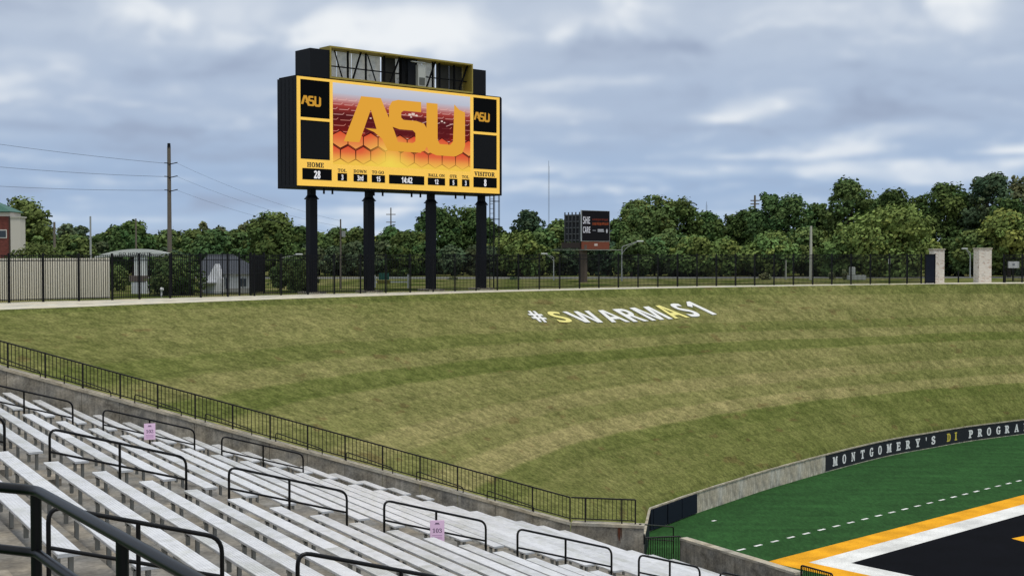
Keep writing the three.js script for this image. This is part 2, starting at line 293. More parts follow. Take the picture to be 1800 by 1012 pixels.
// open ground behind the crest out to the horizon
{
  const groundTex = rep(tex(512, 512, (i, j) => { const x = i / 512, y = j / 512; const d = fbm(x * 6, y * 6, 5, 501, 6), f = fbm(x * 60, y * 60, 2, 509, 60) - 0.5; const c = mix3([74, 86, 38], [128, 124, 82], sstep(0.35, 0.7, d)), v = 1 + f * 0.5; return [c[0] * v, c[1] * v, c[2] * v]; }), 14);
  const N = 60, rings = [1, 1.06, 1.3, 1.8, 3, 6, 14, 40], pos = [], uv = [], idx = [];
  for (let i = 0; i <= N; i++) { const c = crestCurve.getPointAt(i / N); rings.forEach((r) => { pos.push(c.x * r, CREST - 0.008, c.z * r); uv.push(c.x * r, c.z * r); }); }
  for (let i = 0; i < N; i++) for (let k = 0; k < rings.length - 1; k++) { const a = i * rings.length + k, b = a + 1, c = a + rings.length, d = c + 1; idx.push(a, c, b, b, c, d); }
  const g = new THREE.BufferGeometry(); g.setAttribute('position', new THREE.Float32BufferAttribute(pos, 3)); g.setAttribute('uv', new THREE.Float32BufferAttribute(uv, 2)); g.setIndex(idx); g.computeVertexNormals();
  structure('ground', g, matte(0xffffff, 1, { map: groundTex, side: THREE.DoubleSide }, 0));
}
// fence line, concrete path between crest and fence, road beyond
const fencePx = [[-250, 541], [-120, 537], [0, 533], [62.6, 531], [125, 529.5], [187, 528], [247, 525.8], [357, 523], [410, 521.4], [474, 519.6], [584, 517], [722, 514], [870, 510.3], [985, 507.8], [1100, 505.4], [1316, 502], [1470, 500.2], [1590, 499], [1632, 498.2], [1720, 497], [1800, 496.4], [1900, 496]];
const fencePts = fencePx.map(([x, y]) => atLevel(x, y, CREST));
const fenceCurve = new THREE.CatmullRomCurve3(fencePts, false, 'centripetal');
{
  const A = [], B = [], fq = Array.from({ length: 401 }, (_, k) => fenceCurve.getPoint(k / 400));
  for (let i = 0; i <= 120; i++) { const c = crestCurve.getPointAt(i / 120 * 0.97); A.push(c.clone().setY(CREST + 0.004)); let best = null, bd = 1e9; for (const q of fq) { const a = Math.atan2(q.x, -q.z) - Math.atan2(c.x, -c.z); if (Math.abs(a) < bd) { bd = Math.abs(a); best = q; } } B.push(V(best.x, CREST + 0.004, best.z).multiply(V(1.012, 1, 1.012))); }
  structure('path', ribbon(A, B), Object.assign(M.path, { side: THREE.DoubleSide }));
  const ra = [], rb = []; for (let i = 0; i <= 20; i++) { const px = -400 + i * 130; ra.push(groundAt(px, 128 + Math.max(0, px - 900) * 0.004)); rb.push(groundAt(px, 138 + Math.max(0, px - 900) * 0.004)); }
  structure('road', ribbon(ra, rb), std(0x6d6d6a, 0.95, 0, { side: THREE.DoubleSide }));
}

// ------------------------------------------------------------------ field
const turfTex = rep(tex(512, 512, (i, j) => { const x = i / 512, y = j / 512; const b = fbm(x * 3, y * 14, 4, 601, 0) * 0.6 + fbm(x * 4, y * 4, 3, 603, 4) * 0.6 - 0.6, f = fbm(x * 90, y * 30, 2, 607, 0) - 0.5, g = hash2(i, j, 3) - 0.5; const v = 1 + b * 0.35 + f * 0.25 + g * 0.3; return [48 * v, 84 * v, 45 * v]; }), 9);
const fieldGeo = (() => { const g = new THREE.PlaneGeometry(240, 240); g.rotateX(-Math.PI / 2); g.translate(40, FIELD, -70); const p = g.attributes.position, uv = g.attributes.uv; for (let i = 0; i < p.count; i++) uv.setXY(i, p.getX(i), p.getZ(i)); return g; })();
const field = structure('field', fieldGeo, matte(0xffffff, 0.95, { map: turfTex }, 0.1));
const EA = 48.4 * Math.PI / 180, E2 = [Math.sin(EA), Math.cos(EA)], S2 = [Math.cos(EA), -Math.sin(EA)];
const zoneC = atLevel(1496.7, 989.4, FIELD);
const fz = (a, b, y) => V(zoneC.x + E2[0] * a + S2[0] * b, y, zoneC.z - (E2[1] * a + S2[1] * b));
function sheet(name, outline, y, m, parent) { const pos = [], uv = []; const pts = outline.map(([a, b]) => fz(a, b, y)); const tr = THREE.ShapeUtils.triangulateShape(outline.map(([a, b]) => new THREE.Vector2(a, b)), []); for (const t of tr) for (const k of t) { pos.push(pts[k].x, pts[k].y, pts[k].z); uv.push(pts[k].x, pts[k].z); } const g = new THREE.BufferGeometry(); g.setAttribute('position', new THREE.Float32BufferAttribute(pos, 3)); g.setAttribute('uv', new THREE.Float32BufferAttribute(uv, 2)); g.computeVertexNormals(); return mesh(name, g, m, parent); }
{
  const grainOf = (c, s) => rep(tex(256, 256, (i, j) => { const v = 1 + (fbm(i / 256 * 6, j / 256 * 6, 4, s, 6) - 0.5) * 0.3 + (hash2(i, j, s) - 0.5) * 0.22; return [c[0] * v, c[1] * v, c[2] * v]; }), 5);
  const turfOf = (c, s) => matte(0xffffff, 0.95, { map: grainOf(c, s), side: THREE.DoubleSide }, 0.1);
  M.turfYellow = turfOf([232, 165, 42], 611); M.turfWhite = turfOf([222, 222, 218], 617); M.turfBlack = turfOf([15, 16, 21], 619);
  const w = 1.24, L = 46, B = 30;
  sheet('end_zone', [[0, 0], [L, 0], [L, B], [0, B]], 0.004, M.turfBlack, field);
  sheet('white_border', [[-w, -w], [L, -w], [L, -0.001], [-0.001, -0.001], [-0.001, B], [-w, B]], 0.004, M.turfWhite, field);
  sheet('yellow_border', [[-2 * w, -2 * w], [L, -2 * w], [L, -w - 0.001], [-w - 0.001, -w - 0.001], [-w - 0.001, B], [-2 * w, B]], 0.004, M.turfYellow, field);
  // start of a large painted letter in the end zone
  const tip = atLevel(1779, 946, FIELD), rel = (v) => { const x = v.x - zoneC.x, z = -(v.z - zoneC.z); return [x * E2[0] + z * E2[1], x * S2[0] + z * S2[1]]; };
  sheet('painted_letter', [[1779, 946.5], [1806, 941], [1860, 945], [1860, 962], [1806, 953.5]].map(([x, y]) => rel(atLevel(x, y, FIELD))), 0.008, M.turfYellow, field);
  const d0 = rel(atLevel(1303.5, 965.8, FIELD)), d1 = rel(atLevel(1792, 845, FIELD));
  for (let k = -1; k < 34; k++) { const a = d0[0] + (d1[0] - d0[0]) * k / 21, b = d0[1] + (d1[1] - d0[1]) * k / 21; sheet('dash', [[a - 0.26, b - 0.075], [a + 0.26, b - 0.075], [a + 0.26, b + 0.075], [a - 0.26, b + 0.075]], 0.004, M.turfWhite, field); }
  const m0 = rel(atLevel(1255.5, 915, FIELD)); sheet('dash', [[m0[0] - 0.14, m0[1] - 0.07], [m0[0] + 0.14, m0[1] - 0.07], [m0[0] + 0.14, m0[1] + 0.07], [m0[0] - 0.14, m0[1] + 0.07]], 0.004, M.turfWhite, field);
}

// ------------------------------------------------------------------ curved wall round the field
{
  const t = thing('field_wall', 'low curved concrete wall between the green turf and the grass bank', 'wall');
  const at = (u) => bowlCurve.getPointAt(clamp(u)), len = bowlCurve.getLength();
  const nrm = (u) => { const d = bowlCurve.getTangentAt(clamp(u)); return V(-d.z, 0, d.x).normalize().multiplyScalar(1); };
  const inward = (u) => { const n = nrm(u); const p = at(u); return n.dot(V(30 - p.x, 0, -55 - p.z)) > 0 ? n : n.negate(); };
  const table = Array.from({ length: 1201 }, (_, i) => bowlCurve.getPointAt(i / 1200));
  const uOfPx = (px) => { let best = 0, bd = 1e9; for (let i = 0; i <= 1200; i++) { const p = table[i], x = 900 + F * p.x / -p.z; if (Math.abs(x - px) < bd) { bd = Math.abs(x - px); best = i / 1200; } } return best; };
  const seg = (u0, u1, n, off0, off1, y0, y1) => { const outer = [], inner = []; for (let i = 0; i <= n; i++) { const u = u0 + (u1 - u0) * i / n, p = at(u), w = inward(u); inner.push([p.x + w.x * off0, p.z + w.z * off0]); outer.push([p.x + w.x * off1, p.z + w.z * off1]); } const parts = []; for (let i = 0; i < n; i++) parts.push([inner[i], inner[i + 1], outer[i + 1], outer[i]]); return merge(parts.map((q) => prism(q, y0, y1))); };
  // one concrete length per pour, with open joints
  const pours = Math.round(len / 4.6), gap = 0.012 / len;
  for (let i = 0; i < pours; i++) mesh('wall_panel', seg(i / pours + gap, (i + 1) / pours - gap, 3, 0.0, -0.25, -0.3, 1.03), M.paleWall, t);
  for (let i = 0; i < pours; i++) mesh('coping', seg(i / pours, (i + 1) / pours - gap, 3, 0.05, -0.32, 1.03, 1.1), M.wallCap, t);
  // the length that climbs back to the stand
  const a = startP, b = bowlPts[0], dir = V(b.x - a.x, 0, b.z - a.z).normalize(), sd = V(dir.z, 0, -dir.x).multiplyScalar(0.25); if (sd.x > 0) sd.negate();
  mesh('wall_panel', prism([[a.x, a.z], [b.x, b.z], [b.x + sd.x, b.z + sd.z], [a.x + sd.x, a.z + sd.z]], -0.3, 1.03), M.paleWall, t);
  const c2 = sd.clone().multiplyScalar(1.35), c1 = sd.clone().multiplyScalar(-0.35);
  mesh('coping', prism([[a.x + c1.x, a.z + c1.z], [b.x + c1.x, b.z + c1.z], [b.x + c2.x, b.z + c2.z], [a.x + c2.x, a.z + c2.z]], 1.03, 1.1), M.wallCap, t);
  // navy pads
  let k = 0;
  for (const [x0, x1] of [[1142, 1146.5], [1147, 1171.5], [1172.7, 1197], [1198.2, 1224.3]]) { const p = single('wall_pad', seg(uOfPx(x0), uOfPx(x1), 2, 0.1, 0.012, 0.05, 1.0), M.navy, 'navy blue padded panel on the curved field wall beside the gate', 'wall pad', 'navy pads on the field wall'); k++; }
  for (const [f0, f1] of [[0.15, 0.5], [0.56, 0.9]]) { const at2 = (f) => a.clone().lerp(b, f); const p0 = at2(f0 + 0.42 * 0), q0 = at2(f1); const so = sd.clone().multiplyScalar(-0.05), si = sd.clone().multiplyScalar(-0.4); single('wall_pad', prism([[p0.x + so.x, p0.z + so.z], [q0.x + so.x, q0.z + so.z], [q0.x + si.x, q0.z + si.z], [p0.x + si.x, p0.z + si.z]], 0.05, 1.0), M.navy, 'navy blue padded panel on the curved field wall beside the gate', 'wall pad', 'navy pads on the field wall'); }
  // black banner with block lettering
  const u0 = uOfPx(1454), u1 = 1, n = 60, A = [], B = [];
  for (let i = 0; i <= n; i++) { const u = u0 + (u1 - u0) * i / n, p = at(u), w = inward(u); A.push(V(p.x + w.x * 0.012, 0.06, p.z + w.z * 0.012)); B.push(V(p.x + w.x * 0.012, 1.0, p.z + w.z * 0.012)); }
  const bl = len * (u1 - u0), cw = 2048, ch = 128, cv = document.createElement('canvas'); cv.width = cw; cv.height = ch; const g = cv.getContext('2d');
  g.fillStyle = '#10131c'; g.fillRect(0, 0, cw, ch);
  const letters = [['M', 1471], ['O', 1487], ['N', 1503], ['T', 1519.5], ['G', 1535], ['O', 1549.5], ['M', 1566], ['E', 1582.5], ['R', 1598.5], ['Y', 1616.5], ["'", 1631], ['S', 1644.5], ['D', 1671, 1], ['I', 1684, 1], ['P', 1709.5], ['R', 1726], ['O', 1742], ['G', 1758.5], ['R', 1774], ['A', 1791], ['M', 1808]];
  g.font = 'bold 88px serif'; g.textAlign = 'center'; g.textBaseline = 'alphabetic';
  for (const [c, px, gold] of letters) { const u = (uOfPx(px) - u0) / (u1 - u0); g.save(); g.translate(u * cw, 101); const pw = g.measureText(c).width; const want = (c === "'" ? 0.14 : c === 'I' ? 0.3 : c === 'M' ? 0.62 : 0.5) / bl * cw; g.scale(want / pw, 1.12); g.fillStyle = gold ? '#d9c64a' : '#f2f2ef'; g.strokeStyle = g.fillStyle; g.lineWidth = 5; g.fillText(c, 0, 0); g.strokeText(c, 0, 0); g.restore(); }
  const ct = new THREE.CanvasTexture(cv); ct.colorSpace = THREE.SRGBColorSpace; ct.anisotropy = 8;
  const bg = ribbon(A, B); { const uv = bg.attributes.uv; for (let i = 0; i <= n; i++) { uv.setXY(i * 2, i / n, 0); uv.setXY(i * 2 + 1, i / n, 1); } }
  single('wall_banner', bg, std(0xffffff, 0.7, 0, { map: ct, side: THREE.DoubleSide }), 'long black banner with white block lettering on the curved field wall', 'banner');
}

// ------------------------------------------------------------------ letters laid on the bank
{
  const font = await new FontLoader().loadAsync('fonts/droid/droid_sans_bold.typeface.json');
  bank.updateMatrixWorld(true);
  const ray = new THREE.Raycaster();
  const hit = (px, py) => { const p = atDepth(px, py, 10).sub(V(0, EYE, 0)).normalize(); ray.set(V(0, EYE, 0), p); const h = ray.intersectObject(bank, false)[0]; return h.point; };
  const BL = hit(944, 566.5), BR = hit(1260, 553.5), TL = hit(918.5, 548.5), TR = hit(1212, 531);
  const nrmB = V().crossVectors(BR.clone().sub(BL), TL.clone().sub(BL)).normalize(); if (nrmB.y < 0) nrmB.negate();
  const patch = (() => { const ix = bankGeo.index.array, p = bankGeo.attributes.position, xs = [BL, BR, TL, TR].map((v) => v.x), zs = [BL, BR, TL, TR].map((v) => v.z), keep = []; for (let k = 0; k < ix.length; k += 3) { const x = p.getX(ix[k]), z = p.getZ(ix[k]); if (x > Math.min(...xs) - 1.5 && x < Math.max(...xs) + 1.5 && z > Math.min(...zs) - 1.5 && z < Math.max(...zs) + 1.5) keep.push(ix[k], ix[k + 1], ix[k + 2]); } const g = new THREE.BufferGeometry(); g.setAttribute('position', p); g.setIndex(keep); return new THREE.Mesh(g, bank.material); })();
  const down = new THREE.Raycaster();
  const P = (u, v) => { const p = BL.clone().lerp(BR, u).lerp(TL.clone().lerp(TR, u), v); down.set(V(p.x, p.y + 6, p.z), V(0, -1, 0)); const h = down.intersectObject(patch, false)[0]; return h ? h.point : p; };
  const spec = [['#', 0.0, 0.075, 0], ['S', 0.115, 0.19, 1], ['W', 0.215, 0.365, 0], ['A', 0.385, 0.485, 0], ['R', 0.505, 0.59, 0], ['M', 0.61, 0.73, 0], ['A', 0.745, 0.83, 1], ['S', 0.85, 0.915, 0], ['1', 0.94, 1.0, 0]];
  const wm = std(0xe6e6e2, 0.8), ym = std(0xe7dd86, 0.8);
  const words = ['hash mark', 'letter S', 'letter W', 'letter A', 'letter R', 'letter M', 'letter A', 'letter S', 'figure one'];
  spec.forEach(([c, u0, u1, gold], i) => {
    const shapes = font.generateShapes(c, 1); const g0 = new THREE.ExtrudeGeometry(shapes, { depth: 0.04, bevelEnabled: false, curveSegments: 4 }); g0.computeBoundingBox(); const bb = g0.boundingBox, p = g0.attributes.position;
    const ext = c === '#' ? 0.08 : 0.045;   // heavier strokes than the font's
    for (let k = 0; k < p.count; k++) { const u = u0 + (p.getX(k) - bb.min.x) / (bb.max.x - bb.min.x) * (u1 - u0), v = (p.getY(k) - bb.min.y) / (bb.max.y - bb.min.y); const q = P(u, v).addScaledVector(nrmB, 0.03 + p.getZ(k)); p.setXYZ(k, q.x, q.y, q.z); }
    g0.computeVertexNormals();
    single('bank_letter', g0, gold ? ym : wm, `flat ${gold ? 'pale yellow' : 'white'} ${words[i]} lying on the grass bank${c === 'S' ? (gold ? ' after the hash mark' : ' before the figure one') : c === 'A' ? (gold ? ' after the letter M' : ' between W and R') : ''}`, 'letter');
  });
}

// ------------------------------------------------------------------ the grandstand
{
  const t = thing('grandstand', 'stepped concrete seating tiers of the stadium stand', 'grandstand');
  const S0 = -4;
  for (let k = K0; k <= K1; k++) {
    const a = backD(k) - 0.05, b = a + ROW, y = seatY(k) - 0.43, e = 0.12;
    const P4 = [ds(a, S0, 0), ds(b, S0, 0), ds(b, wallS(b) + e, 0), ds(a, wallS(a) + e, 0)].map((v) => [v.x, v.z]);
    mesh('tier', prism(P4, y - 0.75, y), M.tier, t);
  }
  for (const [s0, s1] of [[22.3, 23.4], [33.15, 34.25], [12.1, 13.2]]) for (let k = K0; k < K1; k++) {
    const a = backD(k) - 0.05 + ROW, y = seatY(k + 1) - 0.43; if (s1 > wallS(a) - 0.2) continue;
    const P4 = [ds(a, s0, 0), ds(a + 0.36, s0, 0), ds(a + 0.36, s1, 0), ds(a, s1, 0)].map((v) => [v.x, v.z]);
    mesh('aisle_step', prism(P4, y + 0.003, y + 0.115), M.step, t);
  }
}
// benches
{
  const prof = (() => { const w = 0.24, h = 0.042, s = new THREE.Shape(); const pts = [[0, 0.006], [0.006, 0], [w - 0.006, 0], [w, 0.006], [w, h - 0.006], [w - 0.006, h]]; for (let i = 5; i > 0; i--) { const x = w * i / 6; pts.push([x + 0.006, h], [x + 0.004, h - 0.004], [x - 0.004, h - 0.004], [x - 0.006, h]); } pts.push([0.006, h], [0, h - 0.006]); pts.forEach(([x, y], i) => i ? s.lineTo(x, y) : s.moveTo(x, y)); return s; })();
  const cache = new Map();
  const plank = (L) => { const q = L.toFixed(2); if (!cache.has(q)) cache.set(q, metric(new THREE.ExtrudeGeometry(prof, { depth: L, bevelEnabled: false, steps: 1 }))); return cache.get(q); };
  const bracket = merge([box(0.05, 0.375, 0.05, 0.175, -0.19, 0), box(0.2, 0.04, 0.05, 0.105, -0.022, 0), box(0.05, 0.16, 0.05, 0.045, -0.085, 0)]);
  const cap = rbox(0.246, 0.048, 0.02, 0.006, 0.12, 0.021, 0);
  const turn = Math.atan2(R2[0], -R2[1]) + Math.PI;   // local +z along the row
  const rr = rng(5);
  function bench(k, s0, s1, label, group, joints) {
    const t = thing('bench', label, 'bench', ds(backD(k), s0, seatY(k) - 0.042), 0, group);
    // local frame: x down the slope (D), z along the row (R)
    const m = new THREE.Matrix4().makeBasis(V(D2[0], 0, -D2[1]), V(0, 1, 0), V(R2[0], 0, -R2[1])); 
    t.quaternion.setFromRotationMatrix(m.determinant() < 0 ? new THREE.Matrix4().makeBasis(V(-D2[0], 0, D2[1]), V(0, 1, 0), V(R2[0], 0, -R2[1])) : m);
    const flip = m.determinant() < 0; const put = (o, z) => { if (flip) { o.rotation.y = Math.PI; o.position.set(0, 0, z); } else o.position.z = z; return o; };
    const L = s1 - s0, n = joints || Math.max(1, Math.round(L / 5)), l = (L - 0.004 * (n - 1)) / n;
    for (let i = 0; i < n; i++) { const o = mesh('seat_plank', plank(l), M.alus[Math.floor(rr() * 4)], t); if (flip) { o.rotation.y = Math.PI; o.position.z = i * (l + 0.004) + l; } else o.position.z = i * (l + 0.004); }
    const nbk = Math.max(2, Math.round(L / 1.75) + 1); for (let i = 0; i < nbk; i++) put(mesh('bracket', bracket, M.aluDull, t), 0.22 + (L - 0.44) * i / (nbk - 1));
    put(mesh('end_cap', cap, M.aluCap, t), 0.004); put(mesh('end_cap', cap, M.aluCap, t), L - 0.004);
    return t;
  }
  const tens = ['', '', 'twenty', 'thirty'], ones = ['', 'first', 'second', 'third', 'fourth', 'fifth', 'sixth', 'seventh', 'eighth', 'ninth', 'tenth', 'eleventh', 'twelfth', 'thirteenth', 'fourteenth', 'fifteenth', 'sixteenth', 'seventeenth', 'eighteenth', 'nineteenth'];
  const ordinal = (n) => n < 20 ? ones[n] : n % 10 ? tens[n / 10 | 0] + '-' + ones[n % 10] : ['', '', 'twentieth', 'thirtieth'][n / 10];
  for (let k = K0; k <= K1; k++) {
    const row = ordinal(K1 - k + 1) + ' row up from the front parapet';
    const d = backD(k), w = wallS(d + 0.14) - 0.28;
    bench(k, 13.25, 22.2, `long aluminium bench between two handrail aisles, ${row}`, 'aluminium benches between the two lower aisles', 2);
    if (k < 23) { const e = Math.min(33.05, w); if (e > 25) bench(k, 23.5, e, w > 33.05 ? `aluminium bench between the two aisles with pink signs, ${row}` : `aluminium bench running up to the concrete end wall, ${row}`, w > 33.05 ? 'aluminium benches between the signed aisles' : 'aluminium benches that end at the concrete wall', 2); }
    else bench(k, 23.5, Math.min(30.6, w), `aluminium bench running up to the concrete end wall, ${row}`, 'aluminium benches that end at the concrete wall', 2);
    if (w > 34.9) bench(k, 34.3, w, `short aluminium bench between aisle and end wall, ${row}`, 'short benches beside the concrete end wall', 1);
    if (k >= 3) bench(k, 4.0, 12.0, `aluminium bench beside the thick guard rail, ${row}`, 'aluminium benches beside the guard rail', 2);
  }
}
// end wall with its coping
{
  const t = thing('end_wall', 'stained grey concrete wall sloping down the end of the seating stand', 'wall');
  const g = wallTop(0), h = wallTop(1003), dir = V(h.x - g.x, 0, h.z - g.z).normalize(), off = V(dir.z, 0, -dir.x); if (off.z > 0) off.negate();   // away from the seats
  const P = (px) => wallTop(px);
  const edges = []; for (let k = 18; k >= 0; k--) edges.push(1003 - 66.2 * k);
  for (let i = 0; i < edges.length - 1; i++) {
    const a = P(edges[i]), b = P(edges[i + 1]), gpx = dir.clone().multiplyScalar(0.006);
    const q = [[a.x + gpx.x, a.z + gpx.z], [b.x - gpx.x, b.z - gpx.z], [b.x - gpx.x + off.x * 0.3, b.z - gpx.z + off.z * 0.3], [a.x + gpx.x + off.x * 0.3, a.z + gpx.z + off.z * 0.3]];
    mesh('wall_panel', prism(q, (i2) => (i2 === 0 || i2 === 3 ? a.y : b.y) - 2.2, (i2) => (i2 === 0 || i2 === 3 ? a.y : b.y) - 0.09), M.wall, t);
    const q2 = [[a.x - off.x * 0.03, a.z - off.z * 0.03], [b.x - off.x * 0.03, b.z - off.z * 0.03], [b.x + off.x * 0.33, b.z + off.z * 0.33], [a.x + off.x * 0.33, a.z + off.z * 0.33]];
    mesh('coping', prism(q2, (i2) => (i2 === 0 || i2 === 3 ? a.y : b.y) - 0.09, (i2) => (i2 === 0 || i2 === 3 ? a.y : b.y)), M.wallCap, t);
  }
  const a = cornerP, b = endP, d2 = V(b.x - a.x, 0, b.z - a.z).normalize(), o2 = V(d2.z, 0, -d2.x); if (o2.z > 0) o2.negate();
  const quad = (p, q, i, o) => [[p.x + o2.x * i, p.z + o2.z * i], [q.x + o2.x * i, q.z + o2.z * i], [q.x + o2.x * o, q.z + o2.z * o], [p.x + o2.x * o, p.z + o2.z * o]];
  mesh('wall_panel', prism(quad(a.clone().addScaledVector(d2, 0.012), b, 0, 0.3), -0.2, a.y - 0.09), M.wall, t);
  mesh('coping', prism(quad(a.clone().addScaledVector(d2, 0.03), b.clone().addScaledVector(d2, 0.02), -0.03, 0.33), a.y - 0.09, a.y - 0.001), M.wallCap, t);
  mesh('latch_plate', box(0.05, 0.3, 0.2).translate(b.x + 0.035, a.y - 0.45, b.z - 0.15), M.black, t);
  { const cv = document.createElement('canvas'); cv.width = 64; cv.height = 128; const g2 = cv.getContext('2d'), q = rng(15); g2.clearRect(0, 0, 64, 128); for (let i = 0; i < 26; i++) { const x = 32 + (q() - 0.5) * 34, L = 30 + q() * 95 * (1 - Math.abs(x - 32) / 30); g2.fillStyle = `rgba(${70 + q() * 40},${38 + q() * 20},${22 + q() * 12},${0.25 + q() * 0.3})`; g2.fillRect(x, 0, 2 + q() * 4, L); } const ct = new THREE.CanvasTexture(cv); ct.colorSpace = THREE.SRGBColorSpace; const m = a.clone().lerp(b, 0.685); mesh('rust_stain', new THREE.PlaneGeometry(0.34, 0.62).translate(m.x, a.y - 0.41, m.z + 0.012), std(0xffffff, 0.95, 0, { map: ct, transparent: true }), t); }

  // railing on the wall
  const rl = thing('wall_railing', 'dark brown steel railing with thin balusters on top of the sloping end wall', 'railing');
  const Hh = 0.76, lift = (v, y) => v.clone().add(off.clone().multiplyScalar(0.15)).setY(v.y + y);
  for (let i = 0; i < edges.length; i++) { const p = lift(P(edges[i]), 0); mesh('post', bar(p, p.clone().setY(p.y + Hh), 0.045), M.railBrown, rl); }
  for (let i = 0; i < edges.length - 1; i++) {
    const p = P(edges[i]), q = P(edges[i + 1]);
    mesh('top_rail', bar(lift(p, Hh), lift(q, Hh), 0.045, 0.04), M.railBrown, rl); mesh('bottom_rail', bar(lift(p, 0.1), lift(q, 0.1), 0.035, 0.03), M.railBrown, rl);
    for (let k = 1; k < 10; k++) { const r = p.clone().lerp(q, k / 10); mesh('baluster', bar(lift(r, 0.1), lift(r, Hh), 0.018), M.railBrown, rl); }
  }
  const lift2 = (v, y) => v.clone().addScaledVector(o2, 0.15).setY(a.y + y), c2 = a.clone(), e2 = atLevel(1114, 918, a.y).setZ(a.clone().lerp(b, 0.87).z);
  mesh('top_rail', bar(lift2(c2, Hh), lift2(e2, Hh), 0.045, 0.04), M.railBrown, rl); mesh('bottom_rail', bar(lift2(c2, 0.1), lift2(e2, 0.1), 0.035, 0.03), M.railBrown, rl);
  for (const f of [0.22, 0.79, 1]) { const p = lift2(c2.clone().lerp(e2, f), 0); mesh('post', bar(p, p.clone().setY(p.y + Hh), 0.045), M.railBrown, rl); }
  for (let k = 1; k < 17; k++) { const p = c2.clone().lerp(e2, k / 17); mesh('baluster', bar(lift2(p, 0.1), lift2(p, Hh), 0.018), M.railBrown, rl); }
  // low grab rails in front of the balusters
  for (let x = -13; x < 860; x += 124.2) {
    const u = Math.max(-200, x), p = P(u).addScaledVector(off, 0.05), q = P(u + 82).addScaledVector(off, 0.05);
    single('grab_rail', pipe([p.clone(), p.clone().setY(p.y + 0.28), q.clone().setY(q.y + 0.17), q.clone().setY(q.y)], 0.018, 0.09, 6), M.railBrown, 'short bent pipe grab rail standing on the coping of the end wall', 'handrail', 'grab rails on the end wall');
  }
}
// aisle handrails
{
  const nth = ['first', 'second', 'third', 'fourth', 'fifth', 'sixth', 'seventh'];
  function handrail(d0, d1, s, label, r = 0.024, hgt = 0.98) {
    const t = thing('handrail', label, 'handrail', ds(d0, s, treadYAt(d0)), 0, 'handrails in the aisles of the stand');
    const o = t.position, L = (d, y) => ds(d, s, y).sub(o);
    const ya = slopeY(d0) + hgt, yb = slopeY(d1) + hgt;
    mesh('top_rail', pipe([L(d0, treadYAt(d0)), L(d0, ya), L(d1, yb), L(d1, treadYAt(d1))], r, 0.16, 8), M.darkPipe, t);
    mesh('middle_rail', pipe([L(d0, ya - 0.4), L(d1, yb - 0.4)], r * 0.85, 0, 8), M.darkPipe, t);
    const dm = (d0 + d1) / 2; mesh('post', pipe([L(dm, treadYAt(dm)), L(dm, (ya + yb) / 2)], r, 0, 8), M.darkPipe, t);
    return t;
  }
  const near = 'black pipe handrail in the aisle below the guard rail', mid = 'black pipe handrail in the aisle that holds sign 103', far = 'black pipe handrail in the aisle nearest the concrete end wall';
  for (const [a, b, k] of [[1.35, 3.72], [4.45, 6.82], [7.62, 9.98], [10.78, 13.1], [13.87, 16.3], [17.05, 18.8], [19.4, 21.1]].reverse().entries().map(([i, [a, b]]) => [a, b, nth[i]])) handrail(a, b, 22.8, `${mid}, ${k} from the front parapet`);
  for (const [a, b, k] of [[4.78, 7.14, 'highest of three'], [7.9, 10.3, 'carrying the pink sign'], [11.05, 13.4, 'lowest of three']]) handrail(a, b, 33.65, `${far}, ${k}`);
  for (const [a, b, k] of [[2.45, 4.15, 'just past the thick guard rail'], [4.97, 7.4, 'lower of two']]) handrail(a, b, 12.65, `${near}, ${k}`);
  // pink section signs on the handrails
  function sign(num, d, s, y, where) {
    const cv = document.createElement('canvas'); cv.width = 128; cv.height = 192; const g = cv.getContext('2d'); g.fillStyle = '#ffd9f8'; g.fillRect(0, 0, 128, 192);
    g.fillStyle = '#4a2a55'; g.textAlign = 'center'; g.font = 'bold 22px sans-serif'; g.fillRect(46, 20, 36, 10); g.fillRect(40, 34, 48, 4);
    g.font = 'bold 54px serif'; g.fillText(num, 64, 112); g.fillStyle = '#a764a8'; for (let i = 0; i < 3; i++) g.fillRect(18, 136 + i * 15, 92, 4);
    const ct = new THREE.CanvasTexture(cv); ct.colorSpace = THREE.SRGBColorSpace;
    const p = ds(d, s, y); p.x += 0.0; p.z += 0.05; const t = thing('section_sign', `pink rectangular sign printed ${num} on a handrail ${where}`, 'sign', p, Math.atan2(-p.x, -p.z) * 0 + Math.atan2(p.x, p.z) + Math.PI);
    mesh('sign_board', rbox(0.29, 0.43, 0.012, 0.004), std(0xf6d2ee, 0.7), t);
    const f = new THREE.PlaneGeometry(0.28, 0.42); f.translate(0, 0, 0.0085); mesh('sign_face', f, std(0xffffff, 0.7, 0, { map: ct }), t);
    mesh('strap', box(0.07, 0.02, 0.06, 0, -0.12, -0.03), M.black, t); mesh('strap', box(0.07, 0.02, 0.06, 0, 0.12, -0.03), M.black, t);
  }
  sign('102', 9.1, 33.6, slopeY(9.1) + 0.68, 'next to the concrete end wall'); sign('103', 11.94, 22.75, slopeY(11.94) + 0.6, 'among the long benches');
  // thick guard rail close by
  const t = thing('guard_rail', 'thick glossy black pipe guard rail turning a corner above the benches', 'railing');
  const y1 = EYE - 1.165, A = atLevel(-90, 848, y1), Bp = atLevel(62, 862, y1), C = atLevel(214, 946, y1), Dn = C.clone().sub(Bp), E = Bp.clone().addScaledVector(Dn, 2.1), r = 0.027;
  mesh('top_rail', pipe([A, Bp, E], r, 0.08, 12), M.darkPipe, t);
  const lo = (v) => v.clone().setY(v.y - 0.31);
  mesh('middle_rail', pipe([lo(A), lo(Bp), lo(E)], r * 0.9, 0.05, 12), M.darkPipe, t);
  for (const p of [A.clone().lerp(Bp, 0.02), Bp, C, E]) { const [pd] = toDS(p); mesh('post', pipe([p.clone(), p.clone().setY(treadYAt(pd) - 0.02)], r, 0, 12), M.darkPipe, t); }
}
